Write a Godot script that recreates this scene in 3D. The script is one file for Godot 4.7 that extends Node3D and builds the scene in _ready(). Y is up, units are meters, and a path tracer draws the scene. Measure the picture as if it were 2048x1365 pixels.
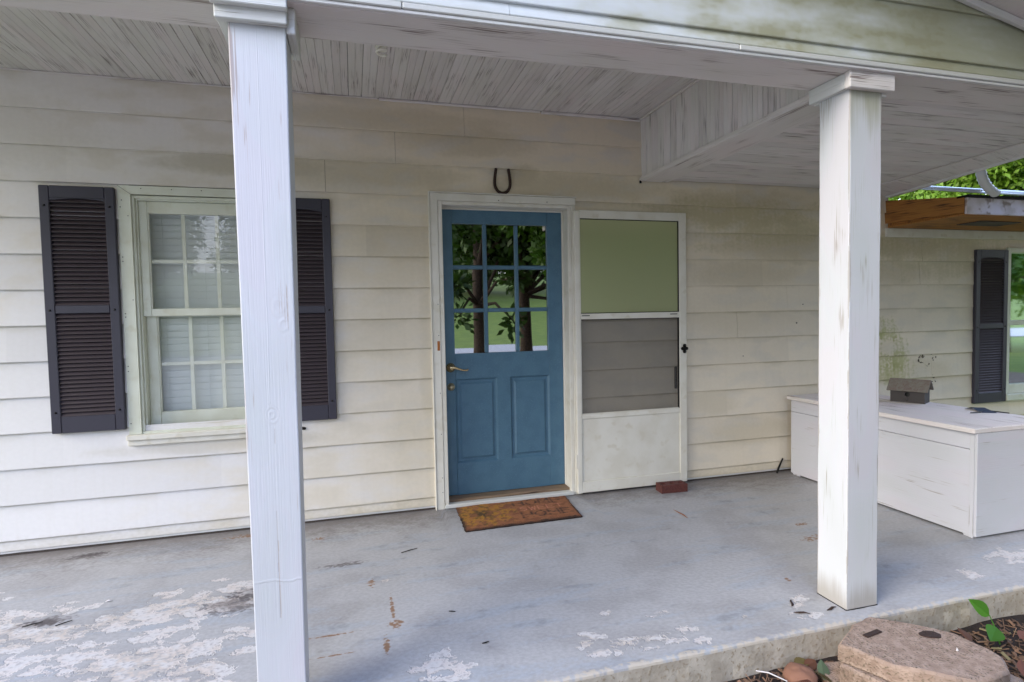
extends Node3D
# A weathered white porch with a blue panelled door. Wall plane z = 0, porch towards +z, porch floor y = 0.

const E := 0.2032          # exposure of one siding course
const Y0 := 0.0896         # lower edge of the first full course
var rng := RandomNumberGenerator.new()
var M := {}
var names := {}

# ---------------------------------------------------------------- helpers
func numbered(n: String, parent: Node) -> String:
	var key := str(parent.get_instance_id()) + "/" + n
	var k: int = names.get(key, 0)
	names[key] = k + 1
	return n if k == 0 else "%s_%03d" % [n, k]

func mb() -> SurfaceTool:
	var st := SurfaceTool.new()
	st.begin(Mesh.PRIMITIVE_TRIANGLES)
	return st

func obj(called: String, st: SurfaceTool, mat: Material, parent: Node = null, label := "") -> MeshInstance3D:
	if parent == null: parent = self
	var o := MeshInstance3D.new()
	o.mesh = st.commit()
	o.material_override = mat
	o.name = numbered(called, parent)
	parent.add_child(o, true)
	if label != "": o.set_meta("label", label)
	return o

func node(called: String, parent: Node = null, label := "") -> Node3D:
	if parent == null: parent = self
	var o := Node3D.new()
	o.name = numbered(called, parent)
	parent.add_child(o, true)
	if label != "": o.set_meta("label", label)
	return o

func tag(o: Node, label: String, category: String, group := "") -> void:
	o.set_meta("label", label)
	o.set_meta("category", category)
	if group != "": o.set_meta("group", group)

func kind(o: Node, k: String) -> void:
	o.set_meta("kind", k)

func vtx(st: SurfaceTool, p: Vector3, n: Vector3, uv: Vector2) -> void:
	st.set_normal(n); st.set_uv(uv); st.add_vertex(p)

func tri(st: SurfaceTool, a: Vector3, b: Vector3, c: Vector3, n: Vector3, ua := Vector2.ZERO, ub := Vector2.ZERO, uc := Vector2.ZERO) -> void:
	if (b - a).cross(c - a).dot(n) > 0.0:
		vtx(st, a, n, ua); vtx(st, c, n, uc); vtx(st, b, n, ub)
	else:
		vtx(st, a, n, ua); vtx(st, b, n, ub); vtx(st, c, n, uc)

func quad(st: SurfaceTool, a: Vector3, b: Vector3, c: Vector3, d: Vector3, n: Vector3, ua := Vector2.ZERO, ub := Vector2.ZERO, uc := Vector2.ZERO, ud := Vector2.ZERO) -> void:
	tri(st, a, b, c, n, ua, ub, uc)
	tri(st, a, c, d, n, ua, uc, ud)

func guv(p: Vector3, n: int, g: int, off: Vector2) -> Vector2:
	var ua := g
	if n == g: ua = (g + 1) % 3
	var va := 3 - ua - n
	return Vector2(p[ua], p[va]) + off

# chamfered box; grain axis g gets the u of the texture (metres)
func bx(st: SurfaceTool, x0: float, y0: float, z0: float, x1: float, y1: float, z1: float, bev := 0.003, g := 0, off := Vector2.ZERO, xf := Transform3D.IDENTITY) -> void:
	var c := Vector3(x0 + x1, y0 + y1, z0 + z1) * 0.5
	var h := Vector3(x1 - x0, y1 - y0, z1 - z0).abs() * 0.5
	var b := minf(bev, minf(h.x, minf(h.y, h.z)) * 0.9)
	for n in 3:
		var a1 := (n + 1) % 3
		var a2 := (n + 2) % 3
		for s in [-1.0, 1.0]:
			var pts: Array[Vector3] = []
			for q in [[-1, -1], [1, -1], [1, 1], [-1, 1]]:
				var p := Vector3.ZERO
				p[n] = s * h[n]
				p[a1] = q[0] * (h[a1] - b)
				p[a2] = q[1] * (h[a2] - b)
				pts.append(p + c)
			var nn := Vector3.ZERO
			nn[n] = s
			var wn := (xf.basis * nn).normalized()
			quad(st, xf * pts[0], xf * pts[1], xf * pts[2], xf * pts[3], wn, guv(pts[0], n, g, off), guv(pts[1], n, g, off), guv(pts[2], n, g, off), guv(pts[3], n, g, off))
	if b <= 0.0: return
	for e in 3:
		var a := (e + 1) % 3
		var d := (e + 2) % 3
		for sa in [-1.0, 1.0]:
			for sd in [-1.0, 1.0]:
				var q: Array[Vector3] = []
				for k in [[0, -1.0], [0, 1.0], [1, 1.0], [1, -1.0]]:
					var p := Vector3.ZERO
					p[e] = k[1] * (h[e] - b)
					p[a] = sa * (h[a] if k[0] == 0 else h[a] - b)
					p[d] = sd * (h[d] - b if k[0] == 0 else h[d])
					q.append(p + c)
				var nn := Vector3.ZERO
				nn[a] = sa; nn[d] = sd
				quad(st, xf * q[0], xf * q[1], xf * q[2], xf * q[3], (xf.basis * nn).normalized(), guv(q[0], a, g, off), guv(q[1], a, g, off), guv(q[2], a, g, off), guv(q[3], a, g, off))
	for sx in [-1.0, 1.0]:
		for sy in [-1.0, 1.0]:
			for sz in [-1.0, 1.0]:
				var s := Vector3(sx, sy, sz)
				var ps: Array[Vector3] = []
				for n in 3:
					var p := s * (h - Vector3(b, b, b))
					p[n] = s[n] * h[n]
					ps.append(p + c)
				tri(st, xf * ps[0], xf * ps[1], xf * ps[2], (xf.basis * s).normalized(), guv(ps[0], 0, g, off), guv(ps[1], 0, g, off), guv(ps[2], 0, g, off))

func box(called: String, mat: Material, parent: Node, x0: float, y0: float, z0: float, x1: float, y1: float, z1: float, bev := 0.003, g := 0, label := "", xf := Transform3D.IDENTITY) -> MeshInstance3D:
	var st := mb()
	bx(st, x0, y0, z0, x1, y1, z1, bev, g, Vector2(rng.randf() * 3.0, rng.randf() * 3.0), xf)
	return obj(called, st, mat, parent, label)

# a narrow board with a bead groove down its middle; axis g runs along it, w is the axis across
func bead(st: SurfaceTool, a: Vector3, b: Vector3, g: int, w: int, off: Vector2) -> void:
	var m := (a[w] + b[w]) * 0.5 + rng.randf_range(-.001, .001)
	var p := b
	p[w] = m - 0.0004
	bx(st, a.x, a.y, a.z, p.x, p.y, p.z, 0.0014, g, off)
	p = a
	p[w] = m + 0.0004
	bx(st, p.x, p.y, p.z, b.x, b.y, b.z, 0.0014, g, off)

# tube along points with radii, smooth normals
func tube(st: SurfaceTool, pts: Array, rad: Array, sides := 8, flat := 1.0, caps := true) -> void:
	var rings: Array = []
	var nrm: Array = []
	var up := Vector3(0.13, 0.97, 0.2).normalized()
	var t0: Vector3 = (pts[1] - pts[0]).normalized()
	if absf(t0.dot(up)) > 0.9: up = Vector3(0.9, 0.1, 0.3).normalized()
	var side: Vector3 = t0.cross(up).normalized()
	for i in pts.size():
		var t: Vector3
		if i == 0: t = (pts[1] - pts[0]).normalized()
		elif i == pts.size() - 1: t = (pts[i] - pts[i - 1]).normalized()
		else: t = (pts[i + 1] - pts[i - 1]).normalized()
		side = (side - t * side.dot(t)).normalized()
		var b := t.cross(side)
		var r: Array = []
		var nr: Array = []
		for k in sides:
			var a := TAU * k / sides
			var d := side * cos(a) + b * sin(a) * flat
			r.append(pts[i] + d * rad[i])
			nr.append((side * cos(a) + b * sin(a) / flat).normalized())
		rings.append(r); nrm.append(nr)
	var len := 0.0
	for i in pts.size() - 1:
		var l2: float = len + (pts[i + 1] - pts[i]).length()
		for k in sides:
			var j := (k + 1) % sides
			var n0: Vector3 = nrm[i][k]
			var v := [rings[i][k], rings[i][j], rings[i + 1][j], rings[i + 1][k]]
			var ns := [nrm[i][k], nrm[i][j], nrm[i + 1][j], nrm[i + 1][k]]
			var us := [Vector2(len, float(k) / sides), Vector2(len, float(k + 1) / sides), Vector2(l2, float(k + 1) / sides), Vector2(l2, float(k) / sides)]
			for q in [[0, 1, 2], [0, 2, 3]]:
				var o: Array = q
				if (v[q[1]] - v[q[0]]).cross(v[q[2]] - v[q[0]]).dot(n0) > 0.0: o = [q[0], q[2], q[1]]
				for w in o: vtx(st, v[w], ns[w], us[w])
		len = l2
	if caps:
		for e in [0, pts.size() - 1]:
			var t: Vector3 = (pts[0] - pts[1]).normalized() if e == 0 else (pts[e] - pts[e - 1]).normalized()
			for k in sides:
				tri(st, pts[e], rings[e][k], rings[e][(k + 1) % sides], t)

# polygon slab: outline in xz (clockwise or not), top at y1, bottom at y0, small rounded rim
func slab(st: SurfaceTool, poly: Array, y0: float, y1: float, rim := 0.008, jag := 0.0) -> void:
	var n := poly.size()
	var c := Vector2.ZERO
	for p in poly: c += p / n
	var prof := [[y0, 0.0], [y1 - rim, 0.0], [y1 - rim * 0.35, rim * 0.35], [y1, rim]]
	var rings: Array = []
	for pr in prof:
		var r: Array = []
		for p in poly:
			var d: Vector2 = (c - p).normalized()
			var q: Vector2 = p + d * pr[1]
			r.append(Vector3(q.x, pr[0] + rng.randf_range(-jag, jag) * 0.4, q.y))
		rings.append(r)
	for i in 3:
		for k in n:
			var j := (k + 1) % n
			var nn: Vector3 = ((rings[i][k] + rings[i][j]) * 0.5 - Vector3(c.x, prof[i][0], c.y))
			nn.y = 0.0
			nn = nn.normalized()
			if i > 0: nn = (nn + Vector3.UP * i * 0.6).normalized()
			quad(st, rings[i][k], rings[i][j], rings[i + 1][j], rings[i + 1][k], nn)
	for k in n:
		tri(st, Vector3(c.x, y1, c.y), rings[3][k], rings[3][(k + 1) % n], Vector3.UP)
		tri(st, Vector3(c.x, y0, c.y), rings[0][k], rings[0][(k + 1) % n], Vector3.DOWN)

# a square plate in local xy at z with a round hole (both sides closed by callers)
func holed(st: SurfaceTool, o: Vector3, ux: Vector3, uy: Vector3, w: float, h: float, cx: float, cy: float, r: float, depth: float) -> void:
	var n := ux.cross(uy).normalized()
	var seg := 16
	for k in seg:
		var a0 := TAU * k / seg
		var a1 := TAU * (k + 1) / seg
		var ps: Array = []
		for a in [a0, a1]:
			var d := Vector2(cos(a), sin(a))
			var t := INF
			if absf(d.x) > 1e-6: t = minf(t, ((w - cx) if d.x > 0 else -cx) / d.x)
			if absf(d.y) > 1e-6: t = minf(t, ((h - cy) if d.y > 0 else -cy) / d.y)
			ps.append([o + ux * (cx + d.x * r) + uy * (cy + d.y * r), o + ux * (cx + d.x * t) + uy * (cy + d.y * t), d])
		quad(st, ps[0][0], ps[1][0], ps[1][1], ps[0][1], n)
		# corner piece where the two border points lie on different sides
		var e0: Vector3 = ps[0][1]
		var e1: Vector3 = ps[1][1]
		for qx in [0.0, w]:
			for qy in [0.0, h]:
				var cp: Vector3 = o + ux * qx + uy * qy
				var ang := atan2(qy - cy, qx - cx)
				if ang < 0: ang += TAU
				if ang > a0 + 1e-5 and ang < a1 - 1e-5: tri(st, e0, e1, cp, n)
		var dm: Vector2 = (ps[0][2] + ps[1][2]).normalized()
		quad(st, ps[0][0], ps[1][0], ps[1][0] - n * depth, ps[0][0] - n * depth, -(ux * dm.x + uy * dm.y))

func nz(seed_: int, freq: float, oct := 4) -> FastNoiseLite:
	var f := FastNoiseLite.new()
	f.seed = seed_
	f.noise_type = FastNoiseLite.TYPE_SIMPLEX_SMOOTH
	f.frequency = freq
	f.fractal_type = FastNoiseLite.FRACTAL_FBM
	f.fractal_octaves = oct
	return f

func ss(a: float, b: float, x: float) -> float:
	return smoothstep(a, b, x)

func image(w: int, h: int, fn: Callable) -> Image:
	var im := Image.create(w, h, false, Image.FORMAT_RGB8)
	for y in h:
		for x in w:
			im.set_pixel(x, y, fn.call(x, y))
	return im

func itex(im: Image) -> ImageTexture:
	im.generate_mipmaps()
	return ImageTexture.create_from_image(im)

func bump(im: Image, strength: float) -> ImageTexture:
	var b: Image = im.duplicate()
	b.convert(Image.FORMAT_RGBA8)
	b.bump_map_to_normal_map(strength)
	return itex(b)

func mat(col: Color, rough := 0.6, metal := 0.0) -> StandardMaterial3D:
	var m := StandardMaterial3D.new()
	m.albedo_color = col
	m.roughness = rough
	m.metallic = metal
	return m

func tmat(alb: Texture2D, nrm: Texture2D, rough: float, sx: float, sy: float, nscale := 1.0) -> StandardMaterial3D:
	var m := mat(Color.WHITE, rough)
	m.albedo_texture = alb
	if nrm != null:
		m.normal_enabled = true
		m.normal_texture = nrm
		m.normal_scale = nscale
	m.uv1_scale = Vector3(1.0 / sx, 1.0 / sy, 1)
	return m

func trimat(alb: Texture2D, nrm: Texture2D, rough: float, size: float, nscale := 1.0, tint := Color.WHITE) -> StandardMaterial3D:
	var m := tmat(alb, nrm, rough, 1, 1, nscale)
	m.albedo_color = tint
	m.uv1_triplanar = true
	m.uv1_world_triplanar = true
	m.uv1_scale = Vector3.ONE / size
	return m

# seamless in u: blend the last part of the row with the noise that comes before the first
func wrapn(f: FastNoiseLite, u: float, L: float, y: float, fx: float) -> float:
	var a := f.get_noise_2d(u * fx, y)
	var t := (u / L - 0.85) / 0.15
	if t <= 0.0: return a
	return lerpf(a, f.get_noise_2d((u - L) * fx, y), t)

# ---------------------------------------------------------------- materials
func wood_paint(seed_: int, base: Color, worn: Color, bare: Color, amount: float, w := 1024, h := 512, marks := false) -> Array:
	var fine := nz(seed_, 1.0, 3)
	var big := nz(seed_ + 1, 1.0, 3)
	var tone := nz(seed_ + 2, 1.0, 2)
	var hi := Image.create(w, h, false, Image.FORMAT_RGB8)
	var im := Image.create(w, h, false, Image.FORMAT_RGB8)
	for y in h:
		var v := 0.6 * y / h
		for x in w:
			var u := 2.4 * x / w
			var g := wrapn(fine, u, 2.4, v * 170.0, 2.4)
			var b := wrapn(big, u, 2.4, v * 9.0, 2.2)
			var t := wrapn(tone, u, 2.4, v * 3.0 + 50.0, 1.3)
			var k := ss(0.16, 0.5, g * 0.8 + b * 0.55 + amount)
			var c := base.lerp(worn, k)
			c = c.lerp(bare, ss(0.42, 0.6, g * 0.6 + b * 0.75 + amount * 0.6))
			c = c.lerp(Color(c.r * 1.008, c.g * 0.99, c.b * 0.995), clampf(t * 2.0, 0, 1))
			c = c.lerp(Color(c.r * 0.98, c.g * 0.985, c.b * 0.975), clampf(-t * 2.0, 0, 1))
			var hh := 0.6 + g * 0.25 - k * 0.35
			if seed_ == 52:
				# splashed dirt at the foot, chipped arrises and tree shade painted green at the top of the right post
				c = c.lerp(Color(0.50, 0.45, 0.39), ss(0.13, 0.0, absf(u - 2.035) + b * 0.05 - g * 0.03) * 0.45)
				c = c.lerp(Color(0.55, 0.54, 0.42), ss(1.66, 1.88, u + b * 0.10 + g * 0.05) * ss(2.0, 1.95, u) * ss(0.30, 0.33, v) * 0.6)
				var ev := minf(minf(absf(v - 0.184), absf(v - 0.324)), minf(absf(v - 0.02), absf(v - 0.491)))
				if ev < 0.006 - b * 0.010 + g * 0.004 - 0.003:
					c = c.lerp(bare, 0.6); hh -= 0.3
			if marks:
				# knots, a long drying crack, a bare patch and a run in the paint on the near left post
				for kn in [[1.015, 0.533, 0.030], [0.955, 0.545, 0.022], [0.665, 0.497, 0.016]]:
					var dd := Vector2((u - kn[0]) * 0.75, v - kn[1])
					var rr: float = dd.length() / kn[2] + b * 0.5
					if rr < 1.8:
						hh += sin(rr * 9.0 + b * 2.0) * 0.2 * ss(1.8, 0.6, rr)
						c = c.lerp(worn, ss(0.25, 0.1, absf(fposmod(rr * 2.2, 1.0) - 0.5)) * 0.5 * ss(1.8, 0.8, rr))
				var cv := 0.500 + b * 0.006 + (u - 0.2) * 0.006
				if u < 0.62 and absf(v - cv) < 0.0016 and g > -0.12:
					c = c.lerp(bare, 0.85); hh = 0.05
				if absf(v - (0.492 + b * 0.002)) < 0.0012 and u > 0.7 and u < 1.9: hh += 0.4
				if absf(u - 0.125 - b * 0.012) < 0.0035: hh += 0.5
				if u > 1.62 and v < 0.46 and v > 0.40:
					c = c.lerp(Color(0.66, 0.60, 0.58), ss(0.45, 0.75, b * 0.5 + g * 0.7 + ss(0.45, 0.415, v) * ss(1.60, 1.75, u) * ss(2.0, 1.8, u)) * 0.8)
				c = c.lerp(bare, ss(0.0075, 0.002, minf(absf(v - 0.412), absf(v - 0.58)) + 0.004 - b * 0.012 - g * 0.004) * 0.7)
			im.set_pixel(x, y, c)
			hh = clampf(hh, 0.0, 1.0)
			hi.set_pixel(x, y, Color(hh, hh, hh))
	return [itex(im), bump(hi, 3.0)]

func speckle(seed_: int, a: Color, b: Color, c: Color, f1: float, f2: float, bias: float, size := 512) -> Array:
	var n1 := nz(seed_, f1, 4)
	var n2 := nz(seed_ + 7, f2, 3)
	var hi := Image.create(size, size, false, Image.FORMAT_RGB8)
	var im := Image.create(size, size, false, Image.FORMAT_RGB8)
	var tile := func(n: FastNoiseLite, x: int, y: int) -> float:
		var s := float(size)
		var tx := maxf(0.0, (x / s - 0.8) / 0.2)
		var ty := maxf(0.0, (y / s - 0.8) / 0.2)
		var r := n.get_noise_2d(x, y)
		if tx > 0.0: r = lerpf(r, n.get_noise_2d(x - s, y), tx)
		if ty > 0.0:
			var q := n.get_noise_2d(x, y - s)
			if tx > 0.0: q = lerpf(q, n.get_noise_2d(x - s, y - s), tx)
			r = lerpf(r, q, ty)
		return r
	for y in size:
		for x in size:
			var p: float = tile.call(n1, x, y)
			var q: float = tile.call(n2, x, y)
			var col := a.lerp(b, ss(-0.35, 0.45, p + bias))
			col = col.lerp(c, ss(0.2, 0.6, q))
			im.set_pixel(x, y, col)
			var hh := clampf(0.5 + q * 0.4 + p * 0.2, 0, 1)
			hi.set_pixel(x, y, Color(hh, hh, hh))
	return [itex(im), bump(hi, 4.0)]

const FD := 1.985
func floor_tex(FX0: float, FW: float, w: int, h: int) -> Array:
	var n1 := nz(11, 1.0, 4)
	var n2 := nz(12, 1.0, 3)
	var n3 := nz(13, 1.0, 4)
	var n4 := nz(14, 1.0, 3)
	var patches := [[-1.31, 1.06, .20, .08], [-1.42, .82, .13, .05], [-1.34, .79, .12, .04], [-1.22, .81, .04, .03], [-.88, 1.02, .12, .17], [-.91, .8, .06, .05], [-.80, 1.17, .12, .17], [-.80, .88, .12, .06], [-.64, 1.0, .16, .1], [-.58, .82, .12, .07], [-.50, 1.27, .09, .06], [-1.03, .97, .1, .05], [-1.07, 1.04, .08, .05], [-.88, 1.36, .25, .1], [-.70, 1.33, .13, .06], [-.60, 1.36, .06, .03], [-.46, 1.42, .06, .03], [-.78, 1.47, .16, .09], [-1.22, 1.28, .26, .11], [-1.0, 1.62, .5, .14], [-1.5, 1.5, .35, .28], [-.57, 1.5, .05, .05], [-1.55, .95, .14, .07], [-1.52, .8, .1, .04], [-.7, .71, .06, .03], [-.45, 1.8, .35, .1], [-1.9, 1.1, .35, .5], [.26, 1.75, .09, .07], [.18, 1.74, .05, .04], [.33, 1.79, .07, .06], [.31, 1.66, .02, .02], [.11, .97, .03, .02], [1.02, 1.59, .03, .02], [.86, 1.76, .08, .05], [1.03, 1.84, .12, .05], [.88, 1.85, .05, .03], [1.22, 1.84, .06, .05], [1.28, 1.81, .05, .03], [1.3, 1.9, .04, .03], [1.24, 1.66, .05, .03], [1.58, 1.8, .02, .015], [1.9, 1.73, .06, .03], [1.87, 1.79, .04, .03], [1.8, 1.86, .04, .03], [1.87, 1.88, .04, .02], [2.9, 1.8, .08, .05], [3.3, 1.72, .15, .1]]
	var rust := [[-.25, .30, .04, .02], [.04, .98, .016, .05], [.13, 1.4, .03, .035], [.125, 1.25, .008, .12], [.085, 1.55, .012, .07], [-.13, 1.41, .11, .005], [-.14, 1.56, .09, .004], [2.0, 1.57, .012, .02], [2.61, 1.0, .05, .02], [2.6, 1.2, .15, .04], [-.6, .12, .2, .03]]
	var dark := [[-1.48, .13, .07, .03], [-1.5, .15, .12, .04], [-1.34, .91, .09, .04], [-1.40, .93, .10, .035], [-.10, .72, .12, .025], [-.58, 1.0, .14, .08], [-.52, .9, .1, .06]]
	var im := Image.create(w, h, false, Image.FORMAT_RGB8)
	var hi := Image.create(w, h, false, Image.FORMAT_RGB8)
	# coarse mask per patch list, evaluated on a small grid
	var gw := 512
	var gh := 140
	var gm := PackedFloat32Array(); gm.resize(gw * gh)
	var gr := PackedFloat32Array(); gr.resize(gw * gh)
	var gd := PackedFloat32Array(); gd.resize(gw * gh)
	for y in gh:
		for x in gw:
			var X := FX0 + FW * x / gw
			var Z := FD * y / gh
			var m := 0.0
			for p in patches:
				var d: float = pow((X - p[0]) / p[2], 2) + pow((Z - p[1]) / p[3], 2)
				m = maxf(m, 1.2 - d * 0.6)
			gm[y * gw + x] = m
	var grid := func(g: PackedFloat32Array, fx: float, fy: float) -> float:
		var x := clampf(fx * gw, 0, gw - 2)
		var y := clampf(fy * gh, 0, gh - 2)
		var ix := int(x)
		var iy := int(y)
		var tx := x - ix
		var ty := y - iy
		var i := iy * gw + ix
		return lerpf(lerpf(g[i], g[i + 1], tx), lerpf(g[i + gw], g[i + gw + 1], tx), ty)
	for y in h:
		var Z := FD * y / h
		for x in w:
			var X := FX0 + FW * x / w
			var a := n1.get_noise_2d(X * 7.0, Z * 11.0)
			var b := n2.get_noise_2d(X * 2.2, Z * 2.6)
			var c := n3.get_noise_2d(X * 34.0, Z * 46.0)
			var e := n4.get_noise_2d(X * 1.1 + 40.0, Z * 7.0)
			# old paint: blue grey, greyer and browner in places, scuffed
			var col := Color(0.675, 0.672, 0.675)
			col = col.lerp(Color(0.635, 0.628, 0.63), ss(-0.2, 0.5, b))
			col = col.lerp(Color(0.63, 0.66, 0.70), ss(0.12, 0.5, e + c * 0.25) * 0.5)
			col = col.lerp(Color(0.43, 0.42, 0.42), ss(0.15, 0.6, a * 0.7 + e * 0.5 - 0.1) * 0.3)
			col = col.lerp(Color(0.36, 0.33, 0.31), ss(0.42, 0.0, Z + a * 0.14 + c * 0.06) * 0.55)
			col = col * (1.0 + c * 0.07 + n3.get_noise_2d(X * 120.0, Z * 120.0) * 0.03)
			var hh := 0.62 + c * 0.10 + a * 0.05
			var m: float = grid.call(gm, float(x) / w, float(y) / h)
			if m > -0.6:
				var q := m + ((a * 1.75 + c * 0.6 + b * 0.5) if X < -0.2 else (a * 1.7 + c * 0.85 - 0.12)) * ss(-0.5, 0.6, m)
				if q > 0.72:
					var inner := Color(0.815, 0.785, 0.77).lerp(Color(0.775, 0.73, 0.69), ss(-0.2, 0.5, b + c * 0.5))
					inner = inner.lerp(Color(0.80, 0.79, 0.785), ss(0.0, 0.4, a))
					inner = inner.lerp(Color(0.66, 0.665, 0.675), ss(0.0, 0.5, c - a * 0.6 + b * 0.4) * 0.55)
					inner = inner.lerp(Color(0.58, 0.55, 0.55), ss(0.25, 0.6, c + a * 0.4) * 0.4)
					col = inner
					hh -= 0.3
				elif q > 0.60:
					col = col.lerp(Color(0.70, 0.695, 0.70), 0.35 if c > 0.0 else 0.0)
					if q > 0.68: col = col * 0.88
			for s in rust:
				var dx: float = (X - s[0]) / s[2]
				var dz: float = (Z - s[1]) / s[3]
				if absf(dx) < 2.0 and absf(dz) < 2.0:
					col = col.lerp(Color(0.50, 0.34, 0.22), ss(1.2, 0.1, dx * dx + dz * dz + c * 1.8 + a * 0.8) * 0.75)
			for s in dark:
				var dx: float = (X - s[0]) / s[2]
				var dz: float = (Z - s[1]) / s[3]
				if absf(dx) < 2.0 and absf(dz) < 2.0:
					col = col.lerp(Color(0.25, 0.22, 0.22), ss(1.3, -0.1, dx * dx + dz * dz + c * 1.3 + a) * 0.5)
			if Z > 1.94:
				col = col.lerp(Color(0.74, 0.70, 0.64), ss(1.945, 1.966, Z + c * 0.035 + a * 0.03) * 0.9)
			im.set_pixel(x, y, Color(clampf(col.r, 0, 1), clampf(col.g, 0, 1), clampf(col.b, 0, 1)))
			hi.set_pixel(x, y, Color(hh, hh, hh))
	return [itex(im), bump(hi, 2.0)]

const SX0 := -2.8
const SW := 9.8
func siding_tex() -> Array:
	var w := 2048
	var h := 640
	var n1 := nz(21, 1.0, 4)
	var n2 := nz(22, 1.0, 3)
	var n3 := nz(23, 1.0, 2)
	# mildew and grime blotches: x, y, radius x, radius y, strength
	var bl := [[-.55, 2.27, .55, .07, .55], [.1, 2.25, .6, .10, .35], [.75, 2.5, .5, .1, .4], [.2, 2.6, .8, .08, .3], [1.15, 2.28, .14, .08, .5], [1.6, 2.22, .6, .1, .4], [.2, 1.7, .35, .3, .22], [.1, 1.2, .4, .35, .16], [2.9, 2.1, .7, .16, .5], [3.3, 1.85, .6, .15, .4], [3.0, 1.6, .5, .1, .3], [2.9, 1.3, .5, .2, .15], [4.6, 1.85, .5, .12, .45], [4.5, 1.62, .5, .1, .35], [5.1, 1.8, .3, .3, .3], [4.35, .95, .3, .1, .3], [4.1, .8, .2, .2, .4], [4.7, .75, .5, .12, .3], [3.0, .35, .4, .12, .25], [2.7, .6, .2, .1, .2], [-.8, .56, .6, .05, .35], [0.35, .5, .15, .3, .16], [.47, 1.1, .06, 1.0, .25], [-1.9, 2.4, .5, .2, .2]]
	var im := Image.create(w, h, false, Image.FORMAT_RGB8)
	for y in h:
		var Y := 2.8 * (1.0 - float(y) / h)
		for x in w:
			var X := SX0 + SW * x / w
			var bk := floorf((Y - Y0) / E)
			var a := n1.get_noise_2d(X * 2.2 + bk * 17.3, Y * 5.0 + bk * 3.1)
			var tone := n3.get_noise_2d(bk * 41.0, floorf(X * 0.45 + bk * 0.37) * 13.0)
			var c := n2.get_noise_2d(X * 26.0, Y * 34.0)
			var e := n3.get_noise_2d(X * 22.0, Y * 1.2)
			var col := Color(0.86, 0.85, 0.845)
			col = col.lerp(Color(0.862, 0.81, 0.712), clampf(ss(-1.3, 0.6, X + a * 0.8) * 0.75 + ss(1.2, 2.3, Y + a * 0.5) * 0.3, 0.0, 1.0))
			col = col.lerp(Color(0.82, 0.79, 0.735), ss(-0.1, 0.5, a) * 0.7 * maxf(ss(-1.5, 0.5, X), ss(1.0, 2.2, Y)))
			col = col * (1.0 + tone * 0.05)
			var g := 0.0
			for b in bl:
				var dx: float = (X - b[0]) / b[2]
				var dy: float = (Y - b[1]) / b[3]
				if absf(dx) < 1.8 and absf(dy) < 1.8:
					g = maxf(g, b[4] * ss(1.6, 0.0, dx * dx + dy * dy + a * 0.9 + c * 0.15))
			for q in [[4.24, 1.06, .10, .16, .6], [4.32, 1.13, .20, .10, .5], [4.53, .90, .11, .13, .6], [4.2, .84, .25, .10, .45], [4.45, .74, .35, .08, .4], [3.0, 2.0, 1.0, .16, .16], [5.0, 1.8, .8, .2, .16]]:
				var qx: float = (X - q[0]) / q[2]
				var qy: float = (Y - q[1]) / q[3]
				if absf(qx) < 1.8 and absf(qy) < 1.8:
					col = col.lerp(Color(0.60, 0.61, 0.36), ss(1.5, -0.2, qx * qx + qy * qy + a * 1.6 + c * 0.9 - e * 0.8) * q[4])
			g += ss(0.1, 0.6, e + c * 0.1) * 0.025
			# grime gathers at the top of each course, under the lap above it
			var f := fposmod((Y - Y0) / E, 1.0)
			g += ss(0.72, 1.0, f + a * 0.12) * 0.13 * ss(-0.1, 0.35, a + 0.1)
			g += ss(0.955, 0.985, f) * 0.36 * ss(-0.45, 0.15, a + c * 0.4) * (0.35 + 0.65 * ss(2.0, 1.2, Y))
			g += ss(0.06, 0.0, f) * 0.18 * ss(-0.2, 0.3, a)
			g += ss(0.12, 0.0, Y + c * 0.03) * 0.3
			col = col.lerp(Color(0.56, 0.51, 0.37), clampf(g * 0.62, 0, 0.8))
			col = col * (1.0 + c * 0.012)
			im.set_pixel(x, y, Color(clampf(col.r, 0, 1), clampf(col.g, 0, 1), clampf(col.b, 0, 1)))
	return [itex(im), null]

func gable_tex() -> ImageTexture:
	var n1 := nz(25, 1.0, 4)
	var n2 := nz(26, 1.0, 3)
	var im := Image.create(1024, 256, false, Image.FORMAT_RGB8)
	for y in 256:
		var Y := 3.2 - y / 256.0 * 1.0
		for x in 1024:
			var X := SX0 + SW * x / 1024.0
			var a := n1.get_noise_2d(X * 1.6, Y * 6.0)
			var c := n2.get_noise_2d(X * 18.0, Y * 22.0)
			var col := Color(0.83, 0.85, 0.86).lerp(Color(0.79, 0.80, 0.79), ss(-0.2, 0.5, a))
			col = col.lerp(Color(0.60, 0.60, 0.47), ss(0.5, 2.7, X + a * 1.3 + c * 0.35) * 0.72)  # tree shade put into the colour, olive deepening to the right
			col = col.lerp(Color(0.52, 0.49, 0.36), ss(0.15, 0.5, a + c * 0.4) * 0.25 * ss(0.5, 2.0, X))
			im.set_pixel(x, y, col * (1.0 + c * 0.02))
	return itex(im)

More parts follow.
